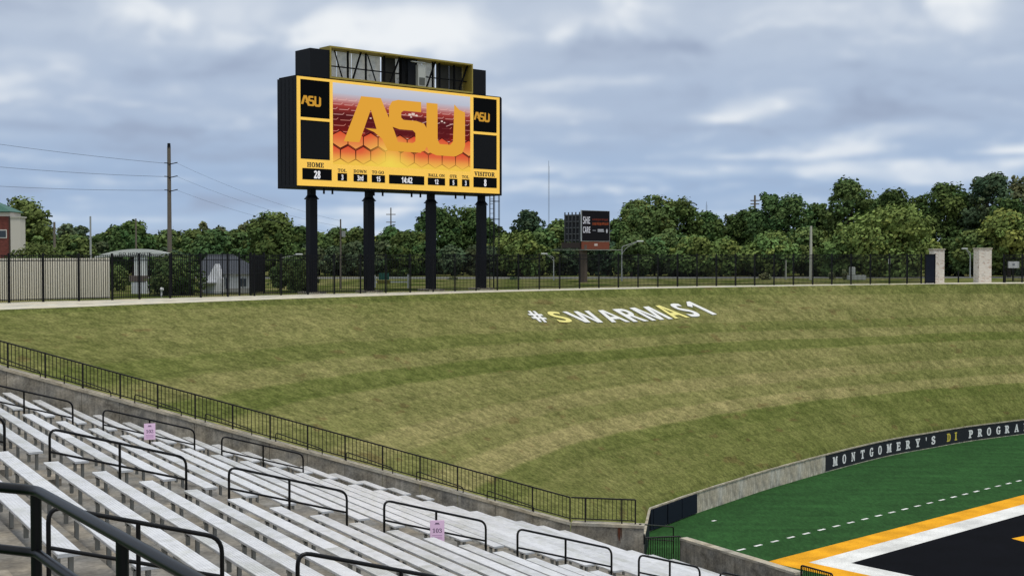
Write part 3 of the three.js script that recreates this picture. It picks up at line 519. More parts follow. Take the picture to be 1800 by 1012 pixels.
// front wall of the stand, gates
{
  const t = thing('front_wall', 'grey concrete parapet wall between the lowest bench and the turf field', 'wall');
  const top = EYE - 8.9, d = 25.1;
  const seg = (s0, s1) => { const n = Math.max(1, Math.round((s1 - s0) / 2.4)); for (let i = 0; i < n; i++) { const a = s0 + (s1 - s0) * i / n + 0.006, b = s0 + (s1 - s0) * (i + 1) / n - 0.006; mesh('wall_panel', prism([ds(d, a, 0), ds(d + 0.22, a, 0), ds(d + 0.22, b, 0), ds(d, b, 0)].map((v) => [v.x, v.z]), -0.2, top - 0.07), M.wall, t); mesh('coping', prism([ds(d - 0.03, a, 0), ds(d + 0.26, a, 0), ds(d + 0.26, b, 0), ds(d - 0.03, b, 0)].map((v) => [v.x, v.z]), top - 0.07, top), M.wallCap, t); } };
  seg(26.25, 31.4); seg(-4, 24.9);
  function gate(s0, s1, d0, d1, yb, yt, label) {
    const g = thing('field_gate', label, 'gate'); const p = (f, y) => ds(d0 + (d1 - d0) * f, s0 + (s1 - s0) * f, y);
    mesh('gate_frame', pipe([p(0, yb), p(0, yt), p(1, yt), p(1, yb)], 0.025, 0.06, 8), M.darkPipe, g); mesh('bottom_rail', bar(p(0, yb + 0.06), p(1, yb + 0.06), 0.03), M.darkPipe, g);
    for (let k = 1; k < 17; k++) mesh('bar', bar(p(k / 17, yb + 0.06), p(k / 17, yt), 0.022), M.darkPipe, g);
    return g;
  }
  gate(26.15, 25.0, 25.2, 25.24, top - 0.75, top + 0.22, 'small black barred gate closing the gap in the front parapet');
  gate(31.45, 31.9, 25.15, 23.95, top - 1.0, top + 0.03, 'dark barred gate standing open at the end of the parapet beside the concrete end wall');
  const hr = thing('stair_rail', 'grey pipe handrail at the gap between end wall and parapet', 'handrail');
  const a = endP.clone().add(V(-0.1, 0.02, -0.1)), b = atDepth(1184, 926, 42.4), up = V(0, 0, 0);
  mesh('top_rail', pipe([a, b, b.clone().setY(b.y - 0.9)], 0.022, 0.08, 8), M.darkPipe, hr);
  mesh('lower_rail', pipe([a.clone().setY(a.y - 0.45), b.clone().setY(b.y - 0.47)], 0.018, 0, 8), M.darkPipe, hr);
  mesh('landing', prism([ds(24.7, 26, 0), ds(25.08, 26, 0), ds(25.08, 33, 0), ds(24.7, 33, 0)].map((v) => [v.x, v.z]), 0, seatY(K1) - 0.44), M.tier, hr).name = 'landing';
}

// ------------------------------------------------------------------ scoreboard
{
  const p0 = atLevel(547, 516, CREST), TH = Math.PI / 2 - EA;
  const sb = thing('scoreboard', 'large black and yellow stadium scoreboard on four black columns above the grass bank', 'scoreboard', p0, TH);
  const ex = [Math.cos(TH), Math.sin(TH)], fzO = [p0.x + Math.sin(TH) * 1.1, -p0.z - Math.cos(TH) * 1.1];   // (X, depth) of the face line
  const onLine = (px, o) => { const r = dirOf(px, 300)[0]; return (r * o[1] - o[0]) / (ex[0] - ex[1] * r); };
  const tx = (px) => onLine(px, fzO), fy = (px, py) => { const dep = fzO[1] + ex[1] * tx(px); return EYE + dirOf(px, py)[1] * dep - CREST; };
  const x0 = tx(522), x1 = tx(877.5), xr = tx(883), yb = 6.62, yt = 13.22, zf = 1.1, zb = -1.15;
  const dark = matte(0x121419, 0.6, {}, 0.35), darker = matte(0x0a0b0e, 0.7, {}, 0.3);
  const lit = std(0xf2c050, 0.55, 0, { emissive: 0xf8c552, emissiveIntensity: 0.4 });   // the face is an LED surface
  mesh('cabinet', box(xr - x0, yt - yb + 0.12, zf - zb - 0.06, (x0 + xr) / 2, (yt + yb) / 2 - 0.06, (zf + zb) / 2 - 0.03), dark, sb);
  for (let i = 1; i < 5; i++) mesh('side_panel_seam', box(0.012, yt - yb - 0.1, 0.02, x0 - 0.004, (yt + yb) / 2, zb + i * 0.45), darker, sb);
  // yellow face plate built as bars and strips so that the displays sit in it
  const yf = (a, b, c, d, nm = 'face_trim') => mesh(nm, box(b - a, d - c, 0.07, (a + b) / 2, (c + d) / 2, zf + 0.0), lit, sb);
  const cl0 = tx(527.5), cl1 = tx(579.5), cv0 = tx(584.5), cv1 = tx(826.5), cr0 = tx(831.5), cr1 = tx(873);
  const yS = 8.22, yV = 8.02, yTop = 13.06;
  yf(x0, x1, yTop, yt); yf(x0, cl0, yb, yTop); yf(cr1, x1, yb, yTop); yf(cl1, cv0, yV, yTop); yf(cv1, cr0, yV, yTop); yf(cl0, cl1, 10.6, 10.77); yf(cr0, cr1, 10.6, 10.77); yf(cl0, cr1, yb, 6.98, 'face_plate'); 
  // screen pictures
  const canvas = (w, h, fn) => { const c = document.createElement('canvas'); c.width = w; c.height = h; const g = c.getContext('2d'); fn(g, w, h); const t = new THREE.CanvasTexture(c); t.colorSpace = THREE.SRGBColorSpace; t.anisotropy = 8; return t; };
  const led = (map, k = 0.75) => matte(0x222222, 0.7, { map, emissive: 0xffffff, emissiveMap: map, emissiveIntensity: k }, 0.15);
  const facePlane = (nm, a, b, c, d, z, m) => { const g = new THREE.PlaneGeometry(b - a, d - c); g.translate((a + b) / 2, (c + d) / 2, z); return mesh(nm, g, m, sb); };
  function wordmark(g, X, Y, w, h, col) {   // the three linked letters in a unit box
    g.save(); g.translate(X, Y); g.scale(w, h); g.fillStyle = col; g.strokeStyle = col; g.lineJoin = 'round';
    const poly = (...p) => { g.beginPath(); p.forEach(([x, y], i) => i ? g.lineTo(x, y) : g.moveTo(x, y)); g.closePath(); g.fill(); };
    poly([0.0, 0.88], [0.135, 0.0], [0.29, 0.0], [0.4, 0.62], [0.43, 0.84], [0.62, 0.84], [0.62, 1.0], [0.345, 1.0], [0.3, 0.78], [0.235, 0.66], [0.165, 0.6], [0.255, 0.6], [0.21, 0.24], [0.12, 0.88]);
    const arc = (pts, lw) => { g.lineWidth = lw; g.beginPath(); g.moveTo(...pts[0]); for (let i = 1; i < pts.length; i += 2) g.quadraticCurveTo(...pts[i], ...pts[i + 1]); g.stroke(); };
    // S
    poly([0.43, 0.0], [0.62, 0.0], [0.62, 0.2], [0.475, 0.2], [0.455, 0.24], [0.455, 0.34], [0.475, 0.38], [0.58, 0.38], [0.645, 0.42], [0.67, 0.52], [0.67, 0.86], [0.645, 0.96], [0.59, 1.0], [0.42, 1.0], [0.42, 0.82], [0.55, 0.82], [0.572, 0.78], [0.572, 0.62], [0.55, 0.57], [0.44, 0.57], [0.38, 0.53], [0.355, 0.43], [0.355, 0.16], [0.38, 0.04]);
    // U
    poly([0.665, 0.0], [0.76, 0.0], [0.76, 0.72], [0.778, 0.8], [0.87, 0.8], [0.893, 0.73], [0.905, -0.02], [0.95, 0.08], [1.0, 0.12], [1.0, 0.8], [0.975, 0.95], [0.91, 1.03], [0.75, 1.03], [0.69, 0.98], [0.665, 0.86]);
    g.restore();
  }
  const video = canvas(1536, 660, (g, w, h) => {
    const gr = g.createLinearGradient(0, 0, 0, h); for (const [s, c] of [[0, '#d3d6e2'], [0.12, '#c3c9da'], [0.2, '#cf9f9f'], [0.28, '#a43c36'], [0.4, '#561719'], [0.57, '#741816'], [0.68, '#d4352a'], [0.8, '#ef7a3c'], [0.92, '#fbb44e'], [1, '#fdd35c']]) gr.addColorStop(s, c); g.fillStyle = gr; g.fillRect(0, 0, w, h);
    const rr = rng(77);
    for (let r = 0; r < 9; r++) { const y = h * (0.2 + r * 0.055 + r * r * 0.0016), hw = w * (0.036 + r * 0.003), wide = r < 7 ? 0.34 : 0.5; for (let s = 0; s < 2; s++) for (let k = 0; k < 8; k++) { const x = s ? w - (k + (r & 1) * 0.5) * hw * 1.9 : (k + (r & 1) * 0.5) * hw * 1.9; g.strokeStyle = r < 4 ? 'rgba(240,190,180,0.8)' : 'rgba(240,170,150,0.75)'; g.lineWidth = 5; g.beginPath(); g.moveTo(x - hw * 0.8, y + 4); g.lineTo(x + hw * 0.55, y + 2); g.lineTo(x + hw * 0.8, y - 12); g.stroke(); } }
    g.fillStyle = 'rgba(90,22,28,0.75)'; g.fillRect(w * 0.22, h * 0.34, w * 0.62, h * 0.26);
    for (let k = 0; k < 6; k++) { const x = w * (0.3 + k * 0.1); g.strokeStyle = 'rgba(240,210,200,0.8)'; g.lineWidth = 6; g.beginPath(); g.moveTo(x, h * 0.62); g.lineTo(x + 70, h * (0.58 + 0.02 * (k % 3))); g.lineTo(x + 130, h * 0.63); g.stroke(); g.beginPath(); g.moveTo(x + 20, h * 0.42); g.lineTo(x + 100, h * 0.38); g.stroke(); }
    g.fillStyle = 'rgba(250,238,225,0.85)'; for (const [fx, fy2, r] of [[0.54, 0.31, 15], [0.565, 0.3, 18], [0.59, 0.315, 13], [0.55, 0.34, 10], [0.78, 0.36, 12], [0.8, 0.375, 9], [0.26, 0.4, 10]]) { g.beginPath(); g.rect(w * fx - r, h * fy2 - r * 0.6, r * 2, r * 1.1); g.fill(); }
    // big honeycomb cells along the foot
    const cell = (cx, cy, s) => { const gg = g.createLinearGradient(0, cy - s, 0, cy + s); gg.addColorStop(0, '#e0442f'); gg.addColorStop(1, '#fbb45c'); g.fillStyle = gg; g.beginPath(); for (let k = 0; k < 6; k++) { const a = Math.PI / 6 + k * Math.PI / 3; g.lineTo(cx + Math.cos(a) * s, cy + Math.sin(a) * s * 0.8); } g.closePath(); g.fill(); };
    for (let k = -1; k < 11; k++) { cell(k * 160 + 80, h * 0.69, 88); }
    for (let k = -1; k < 11; k++) { cell(k * 160 + 0, h * 0.87, 90); }
    const line = (cx, cy, s) => { g.beginPath(); for (let k = 0; k < 6; k++) { const a = Math.PI / 6 + k * Math.PI / 3; g.lineTo(cx + Math.cos(a) * s, cy + Math.sin(a) * s * 0.8); } g.closePath(); g.stroke(); };
    g.strokeStyle = 'rgba(70,14,12,0.9)'; for (let k = -1; k < 11; k++) { g.lineWidth = 5 + 6 * rr(); line(k * 160 + 80, h * 0.69, 91); g.lineWidth = 4 + 6 * rr(); if (k !== 4) line(k * 160, h * 0.87, 91); }
    const yl = g.createLinearGradient(0, h * 0.84, 0, h); yl.addColorStop(0, 'rgba(253,206,80,0)'); yl.addColorStop(1, 'rgba(253,206,80,0.95)'); g.fillStyle = yl; g.fillRect(0, h * 0.8, w, h * 0.2);
    const sp = g.createRadialGradient(w * 0.4, h * 0.96, 10, w * 0.4, h * 0.96, 330); sp.addColorStop(0, 'rgba(255,225,90,0.95)'); sp.addColorStop(1, 'rgba(255,225,90,0)'); g.fillStyle = sp; g.fillRect(0, h * 0.6, w, h * 0.4);
    wordmark(g, w * 0.075, h * 0.135, w * 0.885, h * 0.655, '#eeac3c');
  });
  facePlane('video_screen', cv0, cv1, yV, yTop, zf - 0.01, led(video, 0.8));
  const logo = canvas(256, 256, (g, w, h) => { g.fillStyle = '#050608'; g.fillRect(0, 0, w, h); wordmark(g, w * 0.03, h * 0.42, w * 0.68, h * 0.27, '#eeb040'); });
  const blank = matte(0x121317, 0.6, {}, 0.3), dk = matte(0x0e0f12, 0.6, {}, 0.3);
  facePlane('logo_panel', cl0, cl1, 10.77, yTop, zf - 0.01, led(logo, 0.6)); facePlane('logo_panel', cr0, cr1, 10.77, yTop, zf - 0.01, led(logo, 0.6));
  facePlane('display_panel', cl0, cl1, 8.24, 10.6, zf - 0.01, blank); facePlane('display_panel', cr0, cr1, 8.24, 10.6, zf - 0.01, blank);
  // strip under the screen: yellow plate with captions
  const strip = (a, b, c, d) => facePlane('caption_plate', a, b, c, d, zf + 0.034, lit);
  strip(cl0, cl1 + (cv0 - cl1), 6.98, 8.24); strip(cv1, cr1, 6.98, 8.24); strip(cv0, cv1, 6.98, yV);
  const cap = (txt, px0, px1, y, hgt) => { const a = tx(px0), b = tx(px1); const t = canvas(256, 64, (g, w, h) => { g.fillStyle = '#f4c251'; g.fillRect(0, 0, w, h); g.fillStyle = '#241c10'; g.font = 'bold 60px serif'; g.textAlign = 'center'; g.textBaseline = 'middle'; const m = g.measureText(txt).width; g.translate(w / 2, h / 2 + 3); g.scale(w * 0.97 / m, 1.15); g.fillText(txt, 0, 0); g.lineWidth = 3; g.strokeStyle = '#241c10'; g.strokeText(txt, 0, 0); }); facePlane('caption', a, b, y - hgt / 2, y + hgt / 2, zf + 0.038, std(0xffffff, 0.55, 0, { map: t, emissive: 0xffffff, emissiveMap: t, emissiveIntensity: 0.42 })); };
  const score = (txt, px0, px1, y0, y1, fr = 0.5) => { const a = tx(px0), b = tx(px1), W = Math.round(128 * (b - a) / (y1 - y0)); const t = canvas(W, 128, (g, w, h) => { g.fillStyle = '#060709'; g.fillRect(0, 0, w, h); g.fillStyle = '#f6f6fa'; g.strokeStyle = '#f6f6fa'; g.lineWidth = 4; g.font = 'bold 122px sans-serif'; g.textAlign = 'center'; g.textBaseline = 'middle'; const m = g.measureText(txt).width; g.translate(w / 2, h / 2 + 6); g.scale(Math.min(0.72, w * 0.8 / m), 1.05); g.fillText(txt, 0, 0); g.strokeText(txt, 0, 0); }); mesh('number_window', box(b - a + 0.05, y1 - y0 + 0.05, 0.05, (a + b) / 2, (y0 + y1) / 2, zf + 0.02), dk, sb); facePlane('number_display', a, b, y0, y1, zf + 0.048, led(t, 0.8)); };
  cap('HOME', 538, 569, 7.92, 0.36); cap('VISITOR', 832.5, 869.5, 7.92, 0.36);
  score('28', 531, 581.5, 7.02, 7.66); score('8', 832, 872, 7.02, 7.66);
  cap('TOL', 592.5, 608.5, 7.66, 0.25); cap('DOWN', 620, 644, 7.66, 0.25); cap('TO GO', 652.5, 674.5, 7.66, 0.25); cap('BALL ON', 751.5, 781.5, 7.66, 0.25); cap('QTR', 789.5, 802.5, 7.66, 0.25); cap('TOL', 811, 824, 7.66, 0.25);
  score('3', 593, 608.5, 7.03, 7.46); score('3rd', 621, 644, 7.03, 7.46); score('15', 653, 675.3, 7.03, 7.46); score('14:42', 683.5, 744.4, 7.0, 7.52); score('12', 751.7, 781, 7.03, 7.46); score('5', 789.6, 802.8, 7.03, 7.46); score('3', 811.7, 824, 7.03, 7.46);
  // open truss box on top
  const u0 = tx(580.5), u1 = tx(831.5), ub = 13.3, ut = 15.3, old = std(0x9c8a3c, 0.7);
  for (const [a, b, c, d] of [[u0, u1, ub, ub + 0.12], [u0, u1, ut - 0.1, ut], [u0, u0 + 0.1, ub + 0.12, ut - 0.1], [u1 - 0.1, u1, ub + 0.12, ut - 0.1]]) mesh('truss_frame', box(b - a, d - c, 1.2, (a + b) / 2, (c + d) / 2, 0.5), old, sb);
  const sheetM = new THREE.MeshPhysicalMaterial({ color: 0xffffff, side: THREE.DoubleSide, roughness: 1, transmission: 0.6, thickness: 0, map: rep(concreteTex([226, 222, 214], 0.14, 88, 0.9), 1.9) });
  const nS = 10; for (let i = 0; i < nS; i++) { const a = u0 + 0.12 + (u1 - u0 - 0.24) * i / nS, b = u0 + 0.12 + (u1 - u0 - 0.24) * (i + 1) / nS - 0.03; mesh('back_sheet', i === 8 || i === 9 || i === 4 ? box(b - a, ut - ub - 0.24, 0.03, (a + b) / 2, (ut + ub) / 2, 0.08) : metric(new THREE.PlaneGeometry(b - a, ut - ub - 0.24)).translate((a + b) / 2, (ut + ub) / 2, -0.02), i === 8 || i === 9 || i === 4 ? matte(0x4b4a47, 0.85) : sheetM, sb); }
  const beam = (xa, ya, xb, yb2, z, w = 0.09) => mesh('truss_beam', bar(V(xa, ya, z), V(xb, yb2, z), w), darker, sb);
  const at = (f) => u0 + (u1 - u0) * f;
  for (const f of [0.03, 0.15, 0.27, 0.395, 0.52, 0.62, 0.74, 0.79, 0.9]) beam(at(f), ub + 0.12, at(f), ut - 0.1, 0.5, f === 0.52 ? 0.3 : 0.1);
  for (const [a, b] of [[0.17, 0.225], [0.42, 0.49], [0.68, 0.745], [0.92, 0.985]]) beam(at(a), ub + 0.12, at(b), ut - 0.1, 0.7, 0.09);
  for (const [a, b] of [[0.08, 0.135], [0.3, 0.36]]) beam(at(b), ub + 0.12, at(a), ut - 0.1, 0.2, 0.06);
  beam(at(0.01), ub + 0.85, at(0.99), ub + 0.85, 0.55, 0.07);
  mesh('service_unit', rbox(0.62, 1.4, 0.5, 0.02, at(0.635), ub + 0.85, 0.65), std(0xb9bab4, 0.6), sb); mesh('unit_grille', box(0.46, 0.5, 0.03, at(0.635), ub + 0.47, 0.905), std(0x565854, 0.7), sb); mesh('unit_housing', box(0.6, 1.75, 0.6, at(0.575), ub + 1.0, 0.4), dark, sb); mesh('work_light', box(1.1, 0.06, 0.2, at(0.615), ut - 0.28, 0.75), M.white, sb);
  // black end boxes beside the truss
  const b0 = tx(546.5), b1 = tx(858.5);
  mesh('end_box', box(u0 - 0.01 - b0, 1.72, 1.7, (u0 - 0.01 + b0) / 2, 13.3 + 0.86, 0.2), dark, sb); mesh('end_box', box(b1 - u1 - 0.02, 1.72, 1.5, (u1 + b1) / 2, 13.3 + 0.86, 0.1), dark, sb);
  mesh('top_plate', box(xr - x0 - 0.06, 0.08, 2.0, (x0 + xr) / 2, 13.26, 0), darker, sb);
  // columns
  const poles = [547, 648, 757, 846].map((px) => onLine(px, [p0.x, -p0.z]));
  for (const x of poles) {
    const c = mesh('column', box(0.52, 5.85, 0.52, x, 2.92, 0), matte(0x0e1017, 0.55, {}, 0.35), sb);
    const fl = new THREE.CylinderGeometry(0.28, 0.42, 0.2, 4, 1); fl.rotateY(Math.PI / 4); fl.translate(x, 6.03, 0); mesh('flare', fl, dark, c);
    mesh('collar', box(0.66, 0.07, 0.66, x, 5.89, 0), dark, c); mesh('neck', box(0.4, 0.46, 0.4, x, 6.355, 0), dark, c);
    mesh('footing', box(1.3, 0.12, 1.3, x, 0.06, 0), M.wallCap, sb);
  }
  for (const px of [572, 587, 660, 675.5, 726.5, 742, 804, 820]) { const x = tx(px); mesh('hanger', box(0.09, 0.36, 0.09, x, yb - 0.27, 0.9), darker, sb); }
  // caged ladder behind the last column
  const lx = poles[3] + 0.95, lad = thing('ladder', 'dark caged access ladder running up beside the last scoreboard column', 'ladder', p0, TH);
  for (const z of [-0.2, 0.2]) mesh('side_rail', box(0.05, 7.0, 0.05, lx, 3.5, z), M.black, lad);
  for (let y = 0.35; y < 7; y += 0.33) mesh('rung', box(0.03, 0.03, 0.4, lx, y, 0), M.black, lad);
  for (let y = 2.4; y < 6.9; y += 1.25) { const g = new THREE.TorusGeometry(0.33, 0.02, 5, 12); g.rotateX(Math.PI / 2); g.translate(lx + 0.3, y, 0); mesh('cage_hoop', g, M.black, lad); }
  for (const [dx, dz] of [[0.62, 0], [0.5, 0.26], [0.5, -0.26]]) mesh('cage_bar', box(0.03, 4.6, 0.03, lx + dx, 4.65, dz), M.black, lad);
}

// ------------------------------------------------------------------ boundary fence
{
  const posts = []; const total = fenceCurve.getLength(), n = Math.round(total / 1.86);
  const f = thing('boundary_fence', 'tall black picket fence along the top of the grass bank', 'fence');
  const pick = []; const gone = (p) => { const x = 900 + F * p.x / -p.z; return x > 1640 && x < 1742; };
  const H = 2.44; let prev = null;
  for (let i = 0; i <= n; i++) {
    const p = fenceCurve.getPointAt(i / n); if (gone(p)) { prev = null; continue; }
    mesh('post', box(0.1, H + 0.06, 0.1, p.x, CREST + (H + 0.06) / 2, p.z), M.black, f);
    if (prev) {
      for (const y of [0.16, H - 0.32, H - 0.06]) mesh('rail', bar(V(prev.x, CREST + y, prev.z), V(p.x, CREST + y, p.z), 0.04), M.black, f);
      for (let k = 1; k < 15; k++) { const q = prev.clone().lerp(p, k / 15); pick.push(new THREE.BoxGeometry(0.028, H - 0.1, 0.028).translate(q.x, CREST + 0.08 + (H - 0.1) / 2, q.z)); }
    }
    prev = p;
  }
  const pk = mesh('pickets', merge(pick), M.black, f); pk.userData.kind = 'stuff';
  // gate leaf standing ajar in the fence
  const g = thing('fence_gate', 'black picket gate leaf standing open behind the fence near the white house', 'gate'), a = groundAt(440, 76), b = groundAt(463, 79.5);
  for (const p of [a, b]) mesh('gate_post', box(0.12, 2.55, 0.12, p.x, CREST + 1.275, p.z), M.black, g);
  for (const y of [0.2, 1.3, 2.35]) mesh('rail', bar(V(a.x, CREST + y, a.z), V(b.x, CREST + y, b.z), 0.05), M.black, g);
  for (let k = 1; k < 22; k++) { const q = a.clone().lerp(b, k / 22); mesh('picket', box(0.04, 2.25, 0.04, q.x, CREST + 1.25, q.z), M.black, g); }
  // second, thinner fence behind
  const r = thing('rear_fence', 'thin black fence behind the boundary fence in front of the white house', 'fence');
  let q0 = null; for (const px of [262, 301, 333, 362, 390, 420]) { const q = groundAt(px, 75); mesh('post', box(0.06, 2.55, 0.07, q.x, CREST + 1.275, q.z), M.black, r); if (q0) for (const y of [0.2, 2.45]) mesh('rail', bar(V(q0.x, CREST + y, q0.z), V(q.x, CREST + y, q.z), 0.035), M.black, r); q0 = q; }
  // cream ribbed metal wall behind the fence
  const cw = thing('metal_wall', 'cream ribbed metal wall standing behind the black picket fence', 'wall'), rib = std(0xdcd6c6, 0.75), rib2 = rib;
  const A = groundAt(-260, 62), B = groundAt(188, 71), L = A.distanceTo(B), nn = Math.round(L / 1.2);
  for (let i = 0; i < nn; i++) { const p = A.clone().lerp(B, i / nn), q = A.clone().lerp(B, (i + 1) / nn); const dir = q.clone().sub(p).normalize(), sd = V(dir.z, 0, -dir.x); const parts = [bar(p.clone().setY(CREST + 1.09), q.clone().setY(CREST + 1.09), 0.04, 2.16)]; for (let k = 0; k < 5; k++) for (const s of [1]) { const c = p.clone().lerp(q, (k + 0.5) / 5).addScaledVector(sd, sd.z > 0 ? 0.04 : -0.04); parts.push(box(0.13, 2.15, 0.05, c.x, CREST + 1.09, c.z)); } mesh('metal_sheet', merge(parts), rib, cw); }
  mesh('top_trim', bar(A.clone().setY(CREST + 2.2), B.clone().setY(CREST + 2.2), 0.1, 0.06), rib2, cw); mesh('end_post', box(0.2, 2.25, 0.2, B.x, CREST + 1.125, B.z), rib, cw);
}
// brick piers, navy gate panel and small board at the far gateway
{
  const brick = std(0xffffff, 0.9, 0, { map: rep(tex(256, 256, (i, j) => { const r = Math.floor(j / 8), c = Math.floor((i + (r & 1) * 12) / 24), m = (j % 8 < 1 || (i + (r & 1) * 12) % 24 < 1); const h = hash2(c, r, 71), st = sstep(0.6, 0.75, fbm(i / 40, j / 40, 4, 72, 0)); const b = mix3([228, 221, 210], [192, 168, 150], h > 0.84 ? 0.8 : h * 0.35); const v = (m ? 0.95 : 1) - st * 0.12; return [b[0] * v, b[1] * v, b[2] * v]; }), 2.4) });
  const pier = (px0, px1, py0, py1, label) => { const dep = -atLevel(900, py1, CREST).z, w = (px1 - px0) / F * dep, h = topY(py0, dep) - CREST, p = groundAt((px0 + px1) / 2, dep); const t = thing('brick_pier', label, 'pier', p, 0.08); mesh('shaft', metric(new THREE.BoxGeometry(w, h - 0.12, w)).translate(0, (h - 0.12) / 2, 0), brick, t); mesh('cap', rbox(w + 0.12, 0.12, w + 0.12, 0.02, 0, h - 0.06, 0), M.wallCap, t); return dep; };
  pier(1638, 1657.5, 437, 497.4, 'pale brick gate pier half hidden by the navy gate panel'); pier(1717, 1739.5, 435.5, 496.3, 'wide pale brick gate pier standing clear beside the small white board');
  const g = groundAt(1636, 106.5), t = thing('solid_gate', 'dark navy solid gate leaf in front of the pale brick pier', 'gate', g, 0.1); mesh('leaf', box(0.8, 2.42, 0.06, 0, 1.25, 0), M.navy, t); for (const y of [0.1, 2.4]) mesh('frame_rail', box(0.84, 0.07, 0.1, 0, y, 0), M.black, t); for (const x of [-0.42, 0.42]) mesh('frame_post', box(0.07, 2.5, 0.1, x, 1.25, 0), M.black, t);
  const s = groundAt(1783, 116), n = thing('notice_board', 'small white rectangular board on a black post beside the brick pier', 'sign', s); mesh('board', box(1.0, 0.6, 0.04, 0, 1.5, 0), M.white, n); mesh('emblem', new THREE.CircleGeometry(0.1, 12).translate(0, 1.52, 0.025), std(0x8c8f96, 0.7), n); mesh('post', box(0.1, 1.3, 0.1, 0, 0.65, -0.08), M.black, n);
  for (const px of [1686, 1768]) { const p = groundAt(px, 110); single('gate_post', box(0.1, 1.0, 0.1, p.x, CREST + 0.5, p.z), M.black, 'short black post in the gateway next to a pale brick pier', 'post', 'short gateway posts'); }
}

